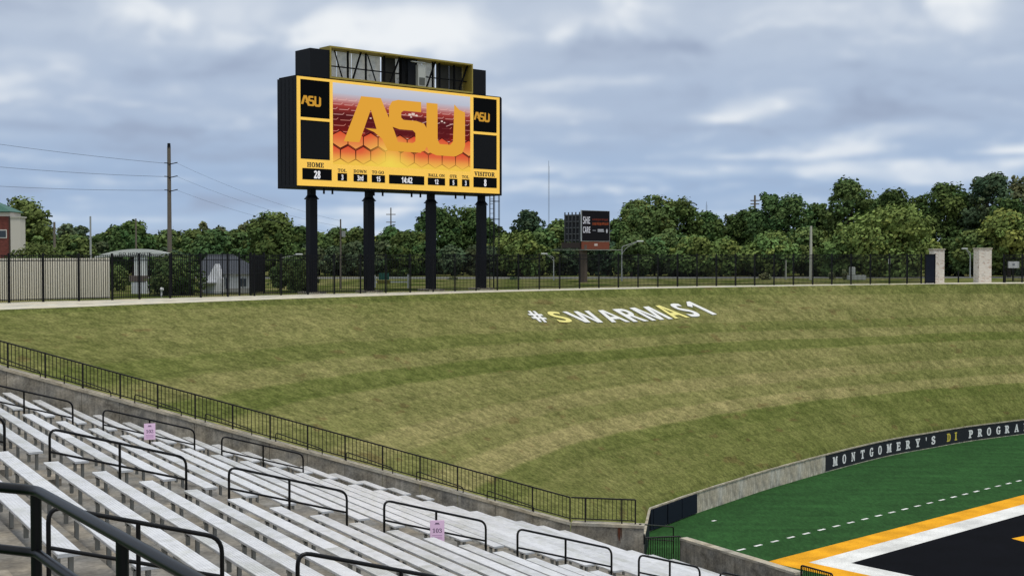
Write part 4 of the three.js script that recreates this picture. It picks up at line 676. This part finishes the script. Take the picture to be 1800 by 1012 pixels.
// ------------------------------------------------------------------ poles, lamps, wires
{
  const wood = std(0x6f675d, 0.95), steel = std(0xa5a8a6, 0.6, 0.3), wireM = std(0x565c66, 0.8);
  function pole(name, label, px, dep, topPy, dia, m, group) { const p = groundAt(px, dep), h = topY(topPy, dep) - CREST, t = thing(name, label, 'pole', p, 0, group); mesh('shaft', new THREE.CylinderGeometry(dia * 0.36, dia * 0.5, h, 10).translate(0, h / 2, 0), m, t); return [t, h, p]; }
  const [mp, mh, mpos] = pole('utility_pole', 'tall brown utility pole with three pairs of insulator arms behind the fence', 297.5, 84, 259, 0.32, wood);
  const arms = [287, 310.5, 334.5].map((py) => topY(py, 84) - CREST);
  for (const y of arms) { mesh('arm', bar(V(0, y - 0.08, 0.1), V(0.58, y + 0.05, 0.1), 0.055), M.black, mp); mesh('arm', bar(V(0, y, 0.1), V(-0.28, y + 0.02, 0.1), 0.055), M.black, mp); }
  mesh('top_pin', new THREE.CylinderGeometry(0.1, 0.12, 0.35, 8).translate(0, mh + 0.1, 0), M.black, mp);
  pole('utility_pole', 'short grey pole rising behind the cream metal wall beside the brick building', 95, 112, 390, 0.26, wood);
  pole('utility_pole', 'thin grey pole above the end of the cream metal wall', 158.5, 110, 380, 0.2, steel);
  pole('utility_pole', 'thin grey pole rising behind the white arch', 238.5, 128, 384, 0.2, wood);
  const [tp] = pole('utility_pole', 'slim grey pole with a pale transformer can between the scoreboard columns', 598.5, 90, 385, 0.14, wood);
  mesh('transformer', new THREE.CylinderGeometry(0.14, 0.14, 0.42, 10).translate(0.2, topY(411, 90) - CREST, 0), steel, tp);
  const [lp, lh] = pole('utility_pole', 'distant dark pole with crossarms between the scoreboard columns', 687, 230, 365, 0.3, wood);
  for (const y of [lh - 1.2, lh - 2.6]) mesh('arm', box(1.7, 0.14, 0.14, 0, y, 0), wood, lp);
  pole('utility_pole', 'pale concrete pole in front of the tall trees beyond the fence', 1426, 122, 397, 0.3, std(0xb7b5a8, 0.9));
  pole('utility_pole', 'short thin pale post among the shrubs beyond the fence', 1382, 124, 457, 0.16, std(0xa5a59a, 0.9));
  // far radio masts
  const mast = (px, py, dep, w, label) => { const p = groundAt(px, dep), h = topY(py, dep) - CREST, t = thing('radio_mast', label, 'mast', p); const parts = []; for (let k = 0; k < 3; k++) { const a = k * 2.094; parts.push(bar(V(Math.cos(a) * w, 0, Math.sin(a) * w), V(Math.cos(a) * w, h, Math.sin(a) * w), w * 0.45)); } mesh('lattice', merge(parts), std(0x6b7480, 0.8), t); mesh('antenna', new THREE.CylinderGeometry(w * 0.3, w * 0.4, h * 0.06, 6).translate(0, h * 1.03, 0), std(0x6b7480, 0.8), t); };
  mast(964.5, 292, 600, 0.28, 'tall thin radio mast far behind the billboard'); mast(1242, 360, 500, 0.22, 'short thin mast showing above the distant trees');
  const [cp, chh] = pole('tower_pole', 'pole with stacked crossarms beside the tall trees', 1327, 190, 343, 0.4, wood); for (const y of [0.4, 0.9, 1.7]) mesh('arm', box(1.3, 0.16, 0.16, 0, chh - y - 0.4, 0), wood, cp);
  // wires from the tall pole
  const off = [-0.35, -0.35, -0.35];
  const farP = groundAt(-420, 74), far2 = groundAt(598.5, 90);
  const fp = thing('utility_pole', 'brown utility pole carrying three wires from the tall pole beyond the brick building', 'pole', farP); mesh('shaft', new THREE.CylinderGeometry(0.16, 0.22, 13.5, 10).translate(0, 6.75, 0), wood, fp);
  const wire = (a, b, sag, label, rad = 0.011) => { const pts = []; for (let i = 0; i <= 24; i++) { const t = i / 24, p = a.clone().lerp(b, t); p.y -= sag * 4 * t * (1 - t); pts.push(p); } single('power_line', pipe(pts, rad, 0, 5), wireM, label, 'wire', 'power lines at the tall utility pole'); };
  const lefts = [[0, 250], [0, 287], [0, 318]];
  arms.forEach((y, i) => { const a = V(mpos.x - 0.26, CREST + y, mpos.z + 0.1), end = atDepth(-300, [205, 259, 303][i], 78); wire(a, end, [0.25, 0.3, 0.3][i], 'thin power line running from the tall utility pole toward the brick building'); const c = V(mpos.x + 0.56, CREST + y, mpos.z + 0.1); wire(c, V(far2.x, topY([388, 398, 410][i], 90), far2.z), 0.35, 'thin power line running from the tall utility pole toward the scoreboard', 0.006); });
  // cobra head street lamps
  function lamp(px, basePy, topPy, headPx, label, dep, flip) { const p = groundAt(px, dep), h = topY(topPy, dep) - CREST, w = (headPx - px) / F * dep, t = thing('street_lamp', label, 'street lamp', p); mesh('pole', new THREE.CylinderGeometry(0.05, 0.08, h * 0.8, 8).translate(0, h * 0.4, 0), steel, t); mesh('arm', pipe([V(0, h * 0.78, 0), V(0, h * 0.86, 0), V(w * 0.85, h, 0)], 0.035, 0.4, 6), steel, t); mesh('arm', pipe([V(0, h * 0.68, 0), V(w * 0.25, h * 0.85, 0), V(w * 0.8, h * 0.98, 0)], 0.025, 0.4, 6), steel, t); mesh('lamp_head', rbox(0.62, 0.14, 0.24, 0.05, w * 0.95, h, 0), std(0xc6c9c6, 0.5), t); }
  lamp(1093.5, 500, 424, 1127, 'grey street lamp with a curved double arm beside the billboard', 117);
  lamp(973.5, 500, 446, 956, 'low grey street lamp behind the fence near the billboard post', 120);
  lamp(493, 500, 447, 527, 'pale street lamp arm showing over the round bush near the first column', 112);
  lamp(1706.5, 489, 437, 1696, 'pale street lamp between the two brick piers', 132);
  // round sign posts and small roadside things
  const sp = groundAt(1564, 124), s1 = thing('road_sign', 'small white road sign on a thin post beyond the fence', 'sign', sp); mesh('post', new THREE.CylinderGeometry(0.03, 0.03, 1.9, 6).translate(0, 0.95, 0), steel, s1); mesh('plate', box(0.2, 0.5, 0.03, 0, 1.75, 0.03), M.white, s1);
  const bx = groundAt(1499, 122), b1 = thing('utility_cabinet', 'pale utility cabinet beside shrubs beyond the fence', 'cabinet', bx); mesh('body', rbox(1.7, 0.45, 0.6, 0.03, 0.4, 0.225, 0), std(0x9fa39f, 0.7), b1); mesh('hood', rbox(0.5, 0.75, 0.5, 0.05, 0, 0.85, 0), std(0xb5b9b5, 0.7), b1);
  const hy = groundAt(283, 73.5), h1 = thing('bollard', 'small white round topped bollard behind the fence beside the dark bush', 'bollard', hy); mesh('stem', new THREE.CylinderGeometry(0.05, 0.06, 0.35, 8).translate(0, 0.17, 0), M.white, h1); mesh('cap', new THREE.SphereGeometry(0.12, 10, 8).translate(0, 0.42, 0), M.white, h1);
}
// billboard
{
  const dep = 112, p = groundAt(1025, dep), px = (x) => (x - 1025) / F * dep, y = (py) => topY(py, dep) - CREST;
  const t = thing('billboard', 'two sided roadside billboard with a dark advert on a brown steel post', 'billboard', p);
  const post = std(0x5d5148, 0.85, 0.1), dkm = std(0x23262c, 0.7);
  mesh('post', new THREE.CylinderGeometry(0.36, 0.38, y(430), 14).translate(0, y(430) / 2, 0), post, t);
  const cv = document.createElement('canvas'); cv.width = 512; cv.height = 480; const g = cv.getContext('2d'); g.fillStyle = '#1a191d'; g.fillRect(0, 0, 512, 480);
  g.fillStyle = '#e6e4ee'; g.font = 'bold 150px sans-serif'; g.save(); g.translate(16, 208); g.scale(0.5, 1.05); g.fillText('SHE', 0, 0); g.restore(); g.save(); g.translate(16, 352); g.scale(0.38, 0.92); g.fillText('CARE', 0, 0); g.restore();
  { const q = rng(61); for (const [y0, hh, c] of [[120, 40, '#6e2f24'], [178, 46, '#8f4428']]) { let x = 192; while (x < 488) { const w = 10 + q() * 16; g.fillStyle = c; g.fillRect(x, y0 + q() * 8, w, hh - q() * 14); x += w + 4 + q() * 5; } } }
  g.fillStyle = '#8d8d96'; g.fillRect(195, 305, 60, 14); g.fillStyle = '#c9c9d2'; g.fillRect(290, 290, 110, 18); g.fillRect(290, 318, 120, 14); g.beginPath(); g.ellipse(462, 318, 16, 34, 0, 0, 7); g.fill();
  const ct = new THREE.CanvasTexture(cv); ct.colorSpace = THREE.SRGBColorSpace;
  const fr = new THREE.Group(); fr.name = 'front_board'; t.add(fr); fr.position.set(px(1021), 0, 0.5); fr.rotation.y = 0.72; const bw = 3.5, yb = y(424), yt = y(369.5);
  mesh('panel', box(bw, yt - yb, 0.14, bw / 2, (yt + yb) / 2, 0), std(0xb4b6b8, 0.6), fr); const f = new THREE.PlaneGeometry(bw - 0.06, yt - yb - 0.06); f.translate(bw / 2, (yt + yb) / 2, 0.074); mesh('advert', f, matte(0xffffff, 0.75, { map: ct }, 0.2), fr);
  mesh('apron', box(bw * 0.98, 0.66, 0.1, bw / 2, yb - 0.36, 0.02), matte(0x7d4a3a, 0.85), fr); mesh('name_plate', box(0.4, 0.2, 0.02, bw * 0.5, yb - 0.3, 0.082), std(0xc9b9b0, 0.7), fr); mesh('catwalk', box(bw * 1.35, 0.06, 0.7, bw * 0.62, yb - 0.75, 0.35), std(0x8c8f88, 0.8), fr);
  const bk = new THREE.Group(); bk.name = 'rear_board'; t.add(bk); bk.position.set(px(1020), 0, 0.2); bk.rotation.y = -0.75; 
  mesh('panel', box(1.9, yt - yb - 0.3, 0.1, -0.95, (yt + yb) / 2 - 0.2, -0.25), dkm, bk);
  for (let k = 0; k < 5; k++) mesh('stringer', box(1.95, 0.08, 0.1, -0.95, yb + 0.1 + k * 0.55, -0.1), std(0x6a6d70, 0.7), bk); for (let k = 0; k < 5; k++) mesh('upright', box(0.07, yt - yb, 0.1, -0.1 - k * 0.42, (yt + yb) / 2 - 0.15, 0), std(0x4a4c50, 0.7), bk);
  mesh('apron', box(2.2, 0.5, 0.4, -1.0, yb - 0.35, -0.1), std(0x3a302b, 0.85), bk); mesh('catwalk', box(2.6, 0.06, 0.7, -1.3, yb - 0.72, 0.1), std(0x77796f, 0.8), bk);
}

// ------------------------------------------------------------------ buildings behind the fence
{
  // brick building with green roof
  { const dep = 118, y = (py) => topY(py, dep) - CREST, p = groundAt(0, dep), t = thing('brick_building', 'red brick building with green metal roof and pale stair tower', 'building', p); const px = (x) => (x - 0) / F * dep;
    const br = std(0xffffff, 0.9, 0, { map: rep(tex(256, 256, (i, j) => { const r = Math.floor(j / 6), c = Math.floor((i + (r & 1) * 9) / 18), h = hash2(c, r, 33), m = j % 6 < 1; const v = m ? 1.15 : 0.85 + h * 0.3; return [112 * v, 60 * v, 52 * v]; }), 3) });
    mesh('wall', box(9, y(380), 2.4, px(17) - 4.5, y(380) / 2, -1.2), br, t); mesh('fascia', box(9.1, y(373) - y(380), 2.5, px(17) - 4.5, (y(373) + y(380)) / 2, -1.2), std(0xd9cfc4, 0.8), t);
    { const e = y(372), rg = y(342), X = px(22), A = [X, e, 0.35], B = [X, e, -2.7], C = [-10, e, -2.7], D = [-10, e, 0.35], R = [px(-40), rg, -1.3], S = [-8, rg, -1.3], pos = []; const T = (p, q, r) => pos.push(...p, ...q, ...r); T(A, B, R); T(D, A, R); T(D, R, S); T(B, C, S); T(B, S, R); T(C, D, S); T(A, D, C); T(A, C, B); const rgeo = new THREE.BufferGeometry(); rgeo.setAttribute('position', new THREE.Float32BufferAttribute(pos, 3)); mesh('roof', metric(rgeo), std(0x3f6a5c, 0.6, 0.2, { side: THREE.DoubleSide }), t); }
    mesh('stair_tower', box(px(36) - px(18.5), y(383), 1.2, (px(36) + px(18.5)) / 2, y(383) / 2, -0.5), std(0xcfc9bd, 0.85), t); mesh('tower_cap', box(px(38) - px(18.5), 0.14, 1.35, (px(38) + px(18.5)) / 2, y(383) + 0.07, -0.5), std(0xb9b6aa, 0.85), t); mesh('downpipe', box(0.1, y(380), 0.1, px(16.5), y(380) / 2, 0.06), std(0x4a3a32, 0.7), t);
    const wn = mesh('window', box(0.9, 0.8, 0.06, px(3), y(411), 0.02), std(0xd8d6cf, 0.7), t); mesh('pane', box(0.75, 0.62, 0.02, px(3), y(411), 0.06), std(0x38424a, 0.2, 0.1), wn); }
  // white arch with lettering
  { const dep = 79, p = groundAt(238, dep), y = (py) => topY(py, dep) - CREST, px = (x) => (x - 238) / F * dep, t = thing('arch_sign', 'white arched canopy sign on a column behind the picket fence', 'sign', p), wm = std(0xcfd2cc, 0.7);
    const sh = new THREE.Shape(); const top = [], bot = []; for (let i = 0; i <= 20; i++) { const x = 165 + (307 - 165) * i / 20, q = (x - 240) / 72; top.push([px(x), y(437.5 + 12.5 * q * q)]); bot.push([px(x), y(450.5 + (Math.abs(q) > 0.6 ? 6 * (Math.abs(q) - 0.6) : 0))]); }
    sh.moveTo(...top[0]); top.slice(1).forEach((q) => sh.lineTo(...q)); bot.reverse().forEach((q) => sh.lineTo(...q)); mesh('arch_face', new THREE.ExtrudeGeometry(sh, { depth: 0.5, bevelEnabled: false }).translate(0, 0, -0.5), wm, t);
    mesh('column', box(0.72, y(451) - 0.01, 0.55, px(243.5), y(451) / 2, -0.4), std(0xdfe1de, 0.8), t); mesh('column_band', box(0.98, 0.36, 0.7, px(240), y(489.5), -0.36), std(0x6e625d, 0.85), t); mesh('column_base', box(0.95, y(496), 0.68, px(243), y(496) / 2, -0.37), std(0xd2d6da, 0.8), t);
    const cv = document.createElement('canvas'); cv.width = 512; cv.height = 64; const g = cv.getContext('2d'); g.fillStyle = '#cfd2cc'; g.fillRect(0, 0, 512, 64); g.fillStyle = '#23262a'; g.font = 'bold 54px sans-serif'; g.textAlign = 'center'; g.textBaseline = 'middle'; const m = g.measureText('GO HORNETS').width; g.translate(256, 36); g.scale(490 / m, 1); g.fillText('GO HORNETS', 0, 0); const ct = new THREE.CanvasTexture(cv); ct.colorSpace = THREE.SRGBColorSpace;
    const w = px(267.5) - px(206); mesh('lettering', new THREE.PlaneGeometry(w, 0.26).translate((px(267.5) + px(206)) / 2, y(445.6), 0.012), std(0xffffff, 0.7, 0, { map: ct }), t); }
  // white house
  { const dep = 80.5, p = groundAt(390, dep), y = (py) => topY(py, dep) - CREST, px = (x) => (x - 390) / F * dep, t = thing('white_house', 'white clapboard house with dark grey hipped roof behind the fence', 'house', p, 0), wl = std(0xffffff, 0.8, 0, { map: rep(tex(64, 256, (i, j) => { const v = (j % 16 < 2 ? 222 : 240) + (hash2(i, j, 8) - 0.5) * 8; return [v, v + 2, v + 6]; }), 1.6) }), rfm = std(0x4c5057, 0.9);
    const e = y(481.5), ridge = y(447), f = px(434) - px(352);
    mesh('wall', box(f, e, 4, (px(434) + px(352)) / 2, e / 2, -2.2), wl, t);
    const x0 = px(335), x1 = px(441), r0 = px(350), r1 = px(396), zf = 0.15, zr = -2.2, zb = -4.6; const pos = []; const T = (a, b, c) => pos.push(...a, ...b, ...c); const A = [x0, e, zf], B = [x1, e, zf], C = [x1, e, zb], D = [x0, e, zb], R = [r0, ridge, zr], S = [r1, ridge, zr]; T(A, B, S); T(A, S, R); T(B, C, S); T(C, D, R); T(C, R, S); T(D, A, R); const rg = new THREE.BufferGeometry(); rg.setAttribute('position', new THREE.Float32BufferAttribute(pos, 3)); mesh('roof', metric(rg), Object.assign(rfm, { side: THREE.DoubleSide }), t);
    const gs = new THREE.Shape(); gs.moveTo(px(363), 0); gs.lineTo(px(393), 0); gs.lineTo(px(393), y(490)); gs.lineTo(px(384), y(463.5)); gs.lineTo(px(369), y(491)); gs.lineTo(px(363), y(493)); mesh('front_gable', metric(new THREE.ExtrudeGeometry(gs, { depth: 1.2, bevelEnabled: false })).translate(0, 0, -0.2), wl, t);
    for (const x of [421, 428.5]) { const w = mesh('window', box(0.3, 0.62, 0.05, px(x), y(496.5), -0.18), std(0xe4e6e8, 0.7), t); mesh('pane', box(0.2, 0.5, 0.02, px(x), y(496.5), -0.145), std(0x4a5560, 0.2, 0.1), w); } const w2 = mesh('window', box(0.26, 0.8, 0.05, px(397), y(498), -0.18), std(0xe4e6e8, 0.7), t); mesh('pane', box(0.18, 0.68, 0.02, px(397), y(498), -0.145), std(0x4a5560, 0.2, 0.1), w2);
    const w3 = mesh('porch_roof', box(1.0, 0.08, 0.7, px(372), y(496), 1.2), std(0xb9bcc0, 0.8), t); mesh('foundation', box(f + 0.05, 0.3, 4.1, (px(434) + px(352)) / 2, 0.15, -2.2), std(0xa8a8a4, 0.9), t); }
  // white pipe barrier with green board
  { const dep = 92, p = groundAt(688, dep), t = thing('pipe_barrier', 'white pipe barrier with a green board near a scoreboard column', 'barrier', p), wm = std(0xc9cccc, 0.7); for (const x of [-1.2, 1.2]) mesh('post', box(0.1, x > 0 ? 1.0 : 0.9, 0.1, x, 0.5, 0), wm, t); for (const y of [0.45, 0.78]) mesh('rail', box(2.4, 0.09, 0.07, 0, y, 0), wm, t); mesh('green_board', box(0.75, 0.5, 0.04, -0.55, 0.85, 0.08), std(0x1c5a4c, 0.7), t); mesh('yellow_board', box(0.9, 0.25, 0.04, -0.55, 0.45, 0.08), std(0x6d6a24, 0.8), t); }
}

// ------------------------------------------------------------------ trees and shrubs
{
  const bark = std(0x4b4238, 0.95);
  const leafMat = matte(0xffffff, 0.9, { vertexColors: true, side: THREE.DoubleSide }, 0.12);
  const pal = { dark: [0.068, 0.108, 0.034], mid: [0.098, 0.148, 0.050], light: [0.150, 0.198, 0.056], pine: [0.070, 0.098, 0.050], olive: [0.125, 0.150, 0.078] };
  const LEAF = [[-1, -0.25], [0.1, -0.8], [1, 0.2], [-0.2, 0.75]];
  function crown(rand, w, h, lobes, n, size, col, wild) {
    const L = []; for (let i = 0; i < lobes; i++) { const a = rand() * 6.283, v = Math.pow(rand(), 0.8), prof = Math.sin(Math.PI * clamp(0.16 + v * 0.8)) ** 0.7; const r = (0.25 + 0.75 * Math.sqrt(rand())) * w * 0.5 * prof * 0.78; L.push([Math.cos(a) * r, v * h * 0.86 + h * 0.05, Math.sin(a) * r, w * (0.085 + 0.12 * rand()) * (wild ? 0.75 : 1)]); }
    L.push([0, h * 0.86, 0, w * 0.16], [0, h * 0.5, 0, w * 0.26]);
    for (let i = 0; i < lobes * 1.4; i++) { const a = rand() * 6.283, v = rand(), prof = Math.sin(Math.PI * clamp(0.14 + v * 0.82)) ** 0.7, r = w * 0.5 * prof * (0.62 + 0.4 * rand()); L.push([Math.cos(a) * r, v * h * 0.92 + h * 0.04, Math.sin(a) * r, w * (0.03 + 0.05 * rand())]); }
    const pos = [], cols = [], idx = []; const tot = L.reduce((s, l) => s + l[3] * l[3], 0);
    for (const [cx, cy, cz, r] of L) { const m = Math.round(n * r * r / tot), lt = 0.8 + rand() * 0.42, hue = (rand() - 0.5) * 0.3;
      for (let k = 0; k < m; k++) {
        let x = rand() * 2 - 1, y = rand() * 2 - 1, z = rand() * 2 - 1; const q = Math.hypot(x, y, z) || 1; x /= q; y /= q; z /= q;
        const rad = r * (0.5 + 0.62 * Math.pow(rand(), 0.55)) * (1 + 0.3 * Math.sin(x * 9 + cx * 3) * Math.sin(y * 8 + cy * 3) * Math.cos(z * 8));
        const px = cx + x * rad, py = cy + y * rad * 0.85, pz = cz + z * rad;
        let nx = x + (rand() - 0.5) * 1.7, ny = y + 0.3 + (rand() - 0.5) * 1.7, nz = z + (rand() - 0.5) * 1.7; const nl = Math.hypot(nx, ny, nz) || 1; nx /= nl; ny /= nl; nz /= nl;
        let ax = ny * 0.3 + nz * 0.9, ay = nz * 0.2 - nx * 0.3, az = -nx * 0.9 - ny * 0.2; const al = Math.hypot(ax, ay, az) || 1; ax /= al; ay /= al; az /= al;
        const bx = ny * az - nz * ay, by = nz * ax - nx * az, bz = nx * ay - ny * ax, s = size * (0.5 + rand() * 0.9), b = pos.length / 3;
        const v = lt * (0.8 + rand() * 0.45), c0 = col[0] * v * (1 + hue), c1 = col[1] * v, c2 = col[2] * v * (1 - hue * 0.5);
        for (const [a, d] of LEAF) { const e = s * (0.8 + rand() * 0.4); pos.push(px + (ax * a + bx * d) * e, py + (ay * a + by * d) * e, pz + (az * a + bz * d) * e); cols.push(c0, c1, c2); }
        idx.push(b, b + 1, b + 2, b, b + 2, b + 3);
      } }
    const g = new THREE.BufferGeometry(); g.setAttribute('position', new THREE.Float32BufferAttribute(pos, 3)); g.setAttribute('color', new THREE.Float32BufferAttribute(cols, 3)); g.setIndex(idx); g.computeVertexNormals(); return [g, L];
  }
  let seed = 1000;
  function tree(px, dep, topPy, wpx, kind, label, group, o = {}) {
    const rand = rng(seed++), p = groundAt(px, dep), H = topY(topPy, dep) - CREST, w = wpx * (o.name ? 1 : 1.18) / F * dep, base = H * (o.base ?? 0.16), h = H - base;
    const t = thing(o.name || 'tree', label, o.cat || 'tree', p, 0, group);
    const tint = 0.88 + rand() * 0.5, warm = (rand() - 0.5) * 0.26, base3 = pal[kind], col3 = [base3[0] * tint * (1 + warm), base3[1] * tint, base3[2] * tint * (1 - warm * 0.5)];
    const [g, L] = crown(rand, w, h, Math.round((o.lobes || 17) * 1.7), Math.round((o.n || 3000) * 2.1), (o.size || 0.3) * 0.66, col3, o.wild); g.translate(0, base, 0);
    const tr = H * 0.022 + 0.06, br = []; br.push(new THREE.CylinderGeometry(tr * 0.45, tr * 1.15, base + h * 0.6, 8, 1).translate(0, (base + h * 0.6) / 2, 0));
    for (let i = 0; i < Math.min(8, L.length); i++) { const [x, y, z] = L[i]; br.push(pipe([V(0, base + h * 0.1 + y * 0.35, 0), V(x * 0.5, base + y * 0.75, z * 0.5), V(x, base + y, z)], tr * 0.28, 0.5, 5)); }
    mesh('trunk', merge(br), bark, t); mesh('crown', g, leafMat, t); return t;
  }
  const G = 'trees beyond the boundary fence';
  const lab = { dark: 'dense dark green broadleaf tree', mid: 'mid green leafy tree', light: 'bright yellow green rounded tree', pine: 'dark pine with clumped foliage', olive: 'pale thin leaved tree' };
  const marks = [[20, 'the red brick building'], [110, 'the cream metal wall'], [190, 'the end of the cream wall'], [240, 'the white arch'], [297, 'the tall utility pole'], [345, 'the large dark bush'], [400, 'the white house'], [452, 'the open picket gate'], [500, 'the olive bush'], [547, 'the first scoreboard column'], [598, 'the pole with transformer'], [648, 'the second scoreboard column'], [700, 'the white pipe barrier'], [757, 'the third scoreboard column'], [846, 'the fourth scoreboard column'], [880, 'the caged ladder'], [930, 'the yellow letter S'], [966, 'the low street lamp'], [1025, 'the billboard'], [1100, 'the tall street lamp'], [1160, 'the letter R on the bank'], [1242, 'the figure one on the bank'], [1327, 'the pole with crossarms'], [1382, 'the thin pale post'], [1426, 'the pale concrete pole'], [1500, 'the utility cabinet'], [1564, 'the small road sign'], [1640, 'the navy gate leaf'], [1700, 'the brick gate piers'], [1783, 'the small white board']];
  const behind = (px) => marks.reduce((b, m) => Math.abs(m[0] - px) < Math.abs(b[0] - px) ? m : b)[1];
  const list = [ // px, depth, top px, width px, kind, options
    [45, 128, 350, 95, 'mid'], [8, 150, 365, 80, 'dark'], [118, 150, 393, 42, 'olive', { wild: 1, n: 900 }], [142, 150, 397, 36, 'olive', { wild: 1, n: 800 }], [78, 140, 410, 70, 'mid'], [130, 138, 418, 80, 'mid'], [180, 150, 412, 62, 'dark'], [233, 138, 389, 72, 'dark', { n: 4200 }], [205, 150, 398, 50, 'mid'], [300, 155, 404, 70, 'mid'], [335, 160, 405, 64, 'mid'], [357, 175, 388, 24, 'olive', { wild: 1, n: 700 }], [385, 160, 398, 40, 'olive', { wild: 1, n: 800 }], [375, 145, 410, 72, 'mid'], [415, 150, 406, 60, 'mid'], [432, 165, 388, 44, 'olive', { n: 1200 }], [478, 140, 381, 92, 'dark', { n: 4600 }], [520, 145, 398, 60, 'dark'], [560, 150, 412, 70, 'dark'], [592, 150, 404, 62, 'mid'], [625, 150, 406, 62, 'mid'], [668, 160, 418, 52, 'light'], [690, 155, 403, 60, 'dark'], [722, 150, 404, 66, 'dark'], [770, 158, 370, 100, 'dark', { n: 4600 }], [835, 162, 366, 84, 'dark', { n: 4200 }], [862, 155, 392, 60, 'dark'], [884, 145, 418, 66, 'light'], [930, 165, 369, 62, 'pine', { wild: 1, n: 1300 }], [915, 140, 412, 74, 'light'], [952, 150, 402, 60, 'mid'], [985, 152, 388, 62, 'mid'], [1015, 160, 395, 60, 'dark'], [1085, 155, 385, 66, 'dark'], [1118, 172, 350, 74, 'mid'], [1150, 165, 341, 92, 'mid', { n: 4200 }], [1195, 168, 352, 80, 'dark'], [1178, 145, 412, 90, 'mid'], [1110, 140, 416, 70, 'mid'], [1240, 170, 373, 74, 'dark'], [1285, 172, 376, 70, 'dark'], [1225, 140, 418, 88, 'light'], [1268, 140, 424, 70, 'light'], [1310, 172, 372, 56, 'dark'], [1352, 165, 336, 70, 'mid'], [1395, 165, 344, 82, 'mid'], [1360, 140, 417, 92, 'light'], [1440, 168, 356, 66, 'dark'], [1490, 160, 314, 88, 'mid', { n: 4400 }], [1428, 145, 405, 80, 'mid'], [1530, 170, 350, 70, 'dark'], [1568, 165, 333, 86, 'dark', { n: 3800 }], [1660, 165, 321, 94, 'dark', { n: 4600 }], [1612, 172, 338, 70, 'dark'], [1565, 138, 374, 160, 'light', { n: 6000, lobes: 26 }], [1480, 138, 413, 70, 'light'], [1740, 162, 299, 84, 'pine', { n: 3600 }], [1790, 165, 303, 70, 'olive', { n: 1800 }], [1705, 168, 336, 70, 'dark'], [1775, 158, 345, 90, 'dark'], [1715, 140, 405, 80, 'mid'], [1775, 138, 374, 100, 'light', { n: 4600 }], [1840, 150, 350, 110, 'dark'], [1670, 145, 420, 60, 'dark'], [-60, 145, 370, 90, 'dark'], [1040, 150, 405, 60, 'dark'],
  ];
  for (const [px, dep, py, w, kind, o = {}] of list) tree(px, dep, py, w, kind, `${lab[kind]} behind ${behind(px)}`, `${kind} trees behind ${behind(px)}`, { base: o.wild ? 0.45 : 0.14, ...o });
  // understorey filling the foot of the wood
  for (let i = 0; i < 46; i++) { const rr = rng(400 + i), px = -40 + i * 41 + rr() * 16; if (px > 330 && px < 440) continue; tree(px, 142 + rr() * 8, 440 - rr() * 16, 74, rr() > 0.55 ? 'dark' : 'pine', `dark low shrub at the foot of the wood behind ${behind(px)}`, `low shrubs behind ${behind(px)}`, { name: 'shrub', cat: 'shrub', base: 0.02, n: 1500, lobes: 12, size: 0.3 }); }
  // garden bushes by the house and first column
  tree(312, 77, 454, 112, 'mid', 'large dark round bush behind the fence beside the white arch', 0, { name: 'bush', cat: 'bush', base: 0.02, n: 5200, lobes: 22, size: 0.13 });
  tree(515, 84, 458, 92, 'mid', 'olive green round bush behind the first scoreboard column', 0, { name: 'bush', cat: 'bush', base: 0.02, n: 3800, size: 0.14 });
  tree(205, 86, 466, 46, 'mid', 'small green bush beneath the white arch', 0, { name: 'bush', cat: 'bush', base: 0.02, n: 1600, size: 0.14 });
  tree(60, 100, 428, 110, 'mid', 'leafy hedge bush rising over the cream metal wall', 0, { name: 'bush', cat: 'bush', base: 0.03, n: 3200, size: 0.16 });
  const wl = 'small roadside shrub on the verge beyond the fence'; for (const [px, py, w] of [[1486, 474, 14], [1464, 479, 16], [795, 490, 22], [905, 488, 20], [1345, 481, 26]]) tree(px, 123, py, w, 'olive', wl, 'small roadside shrubs', { name: 'verge_shrub', cat: 'shrub', base: 0.02, n: 420, lobes: 8, size: 0.1 });
}

renderer.setSize(1024, 575);
renderer.render(scene, camera);
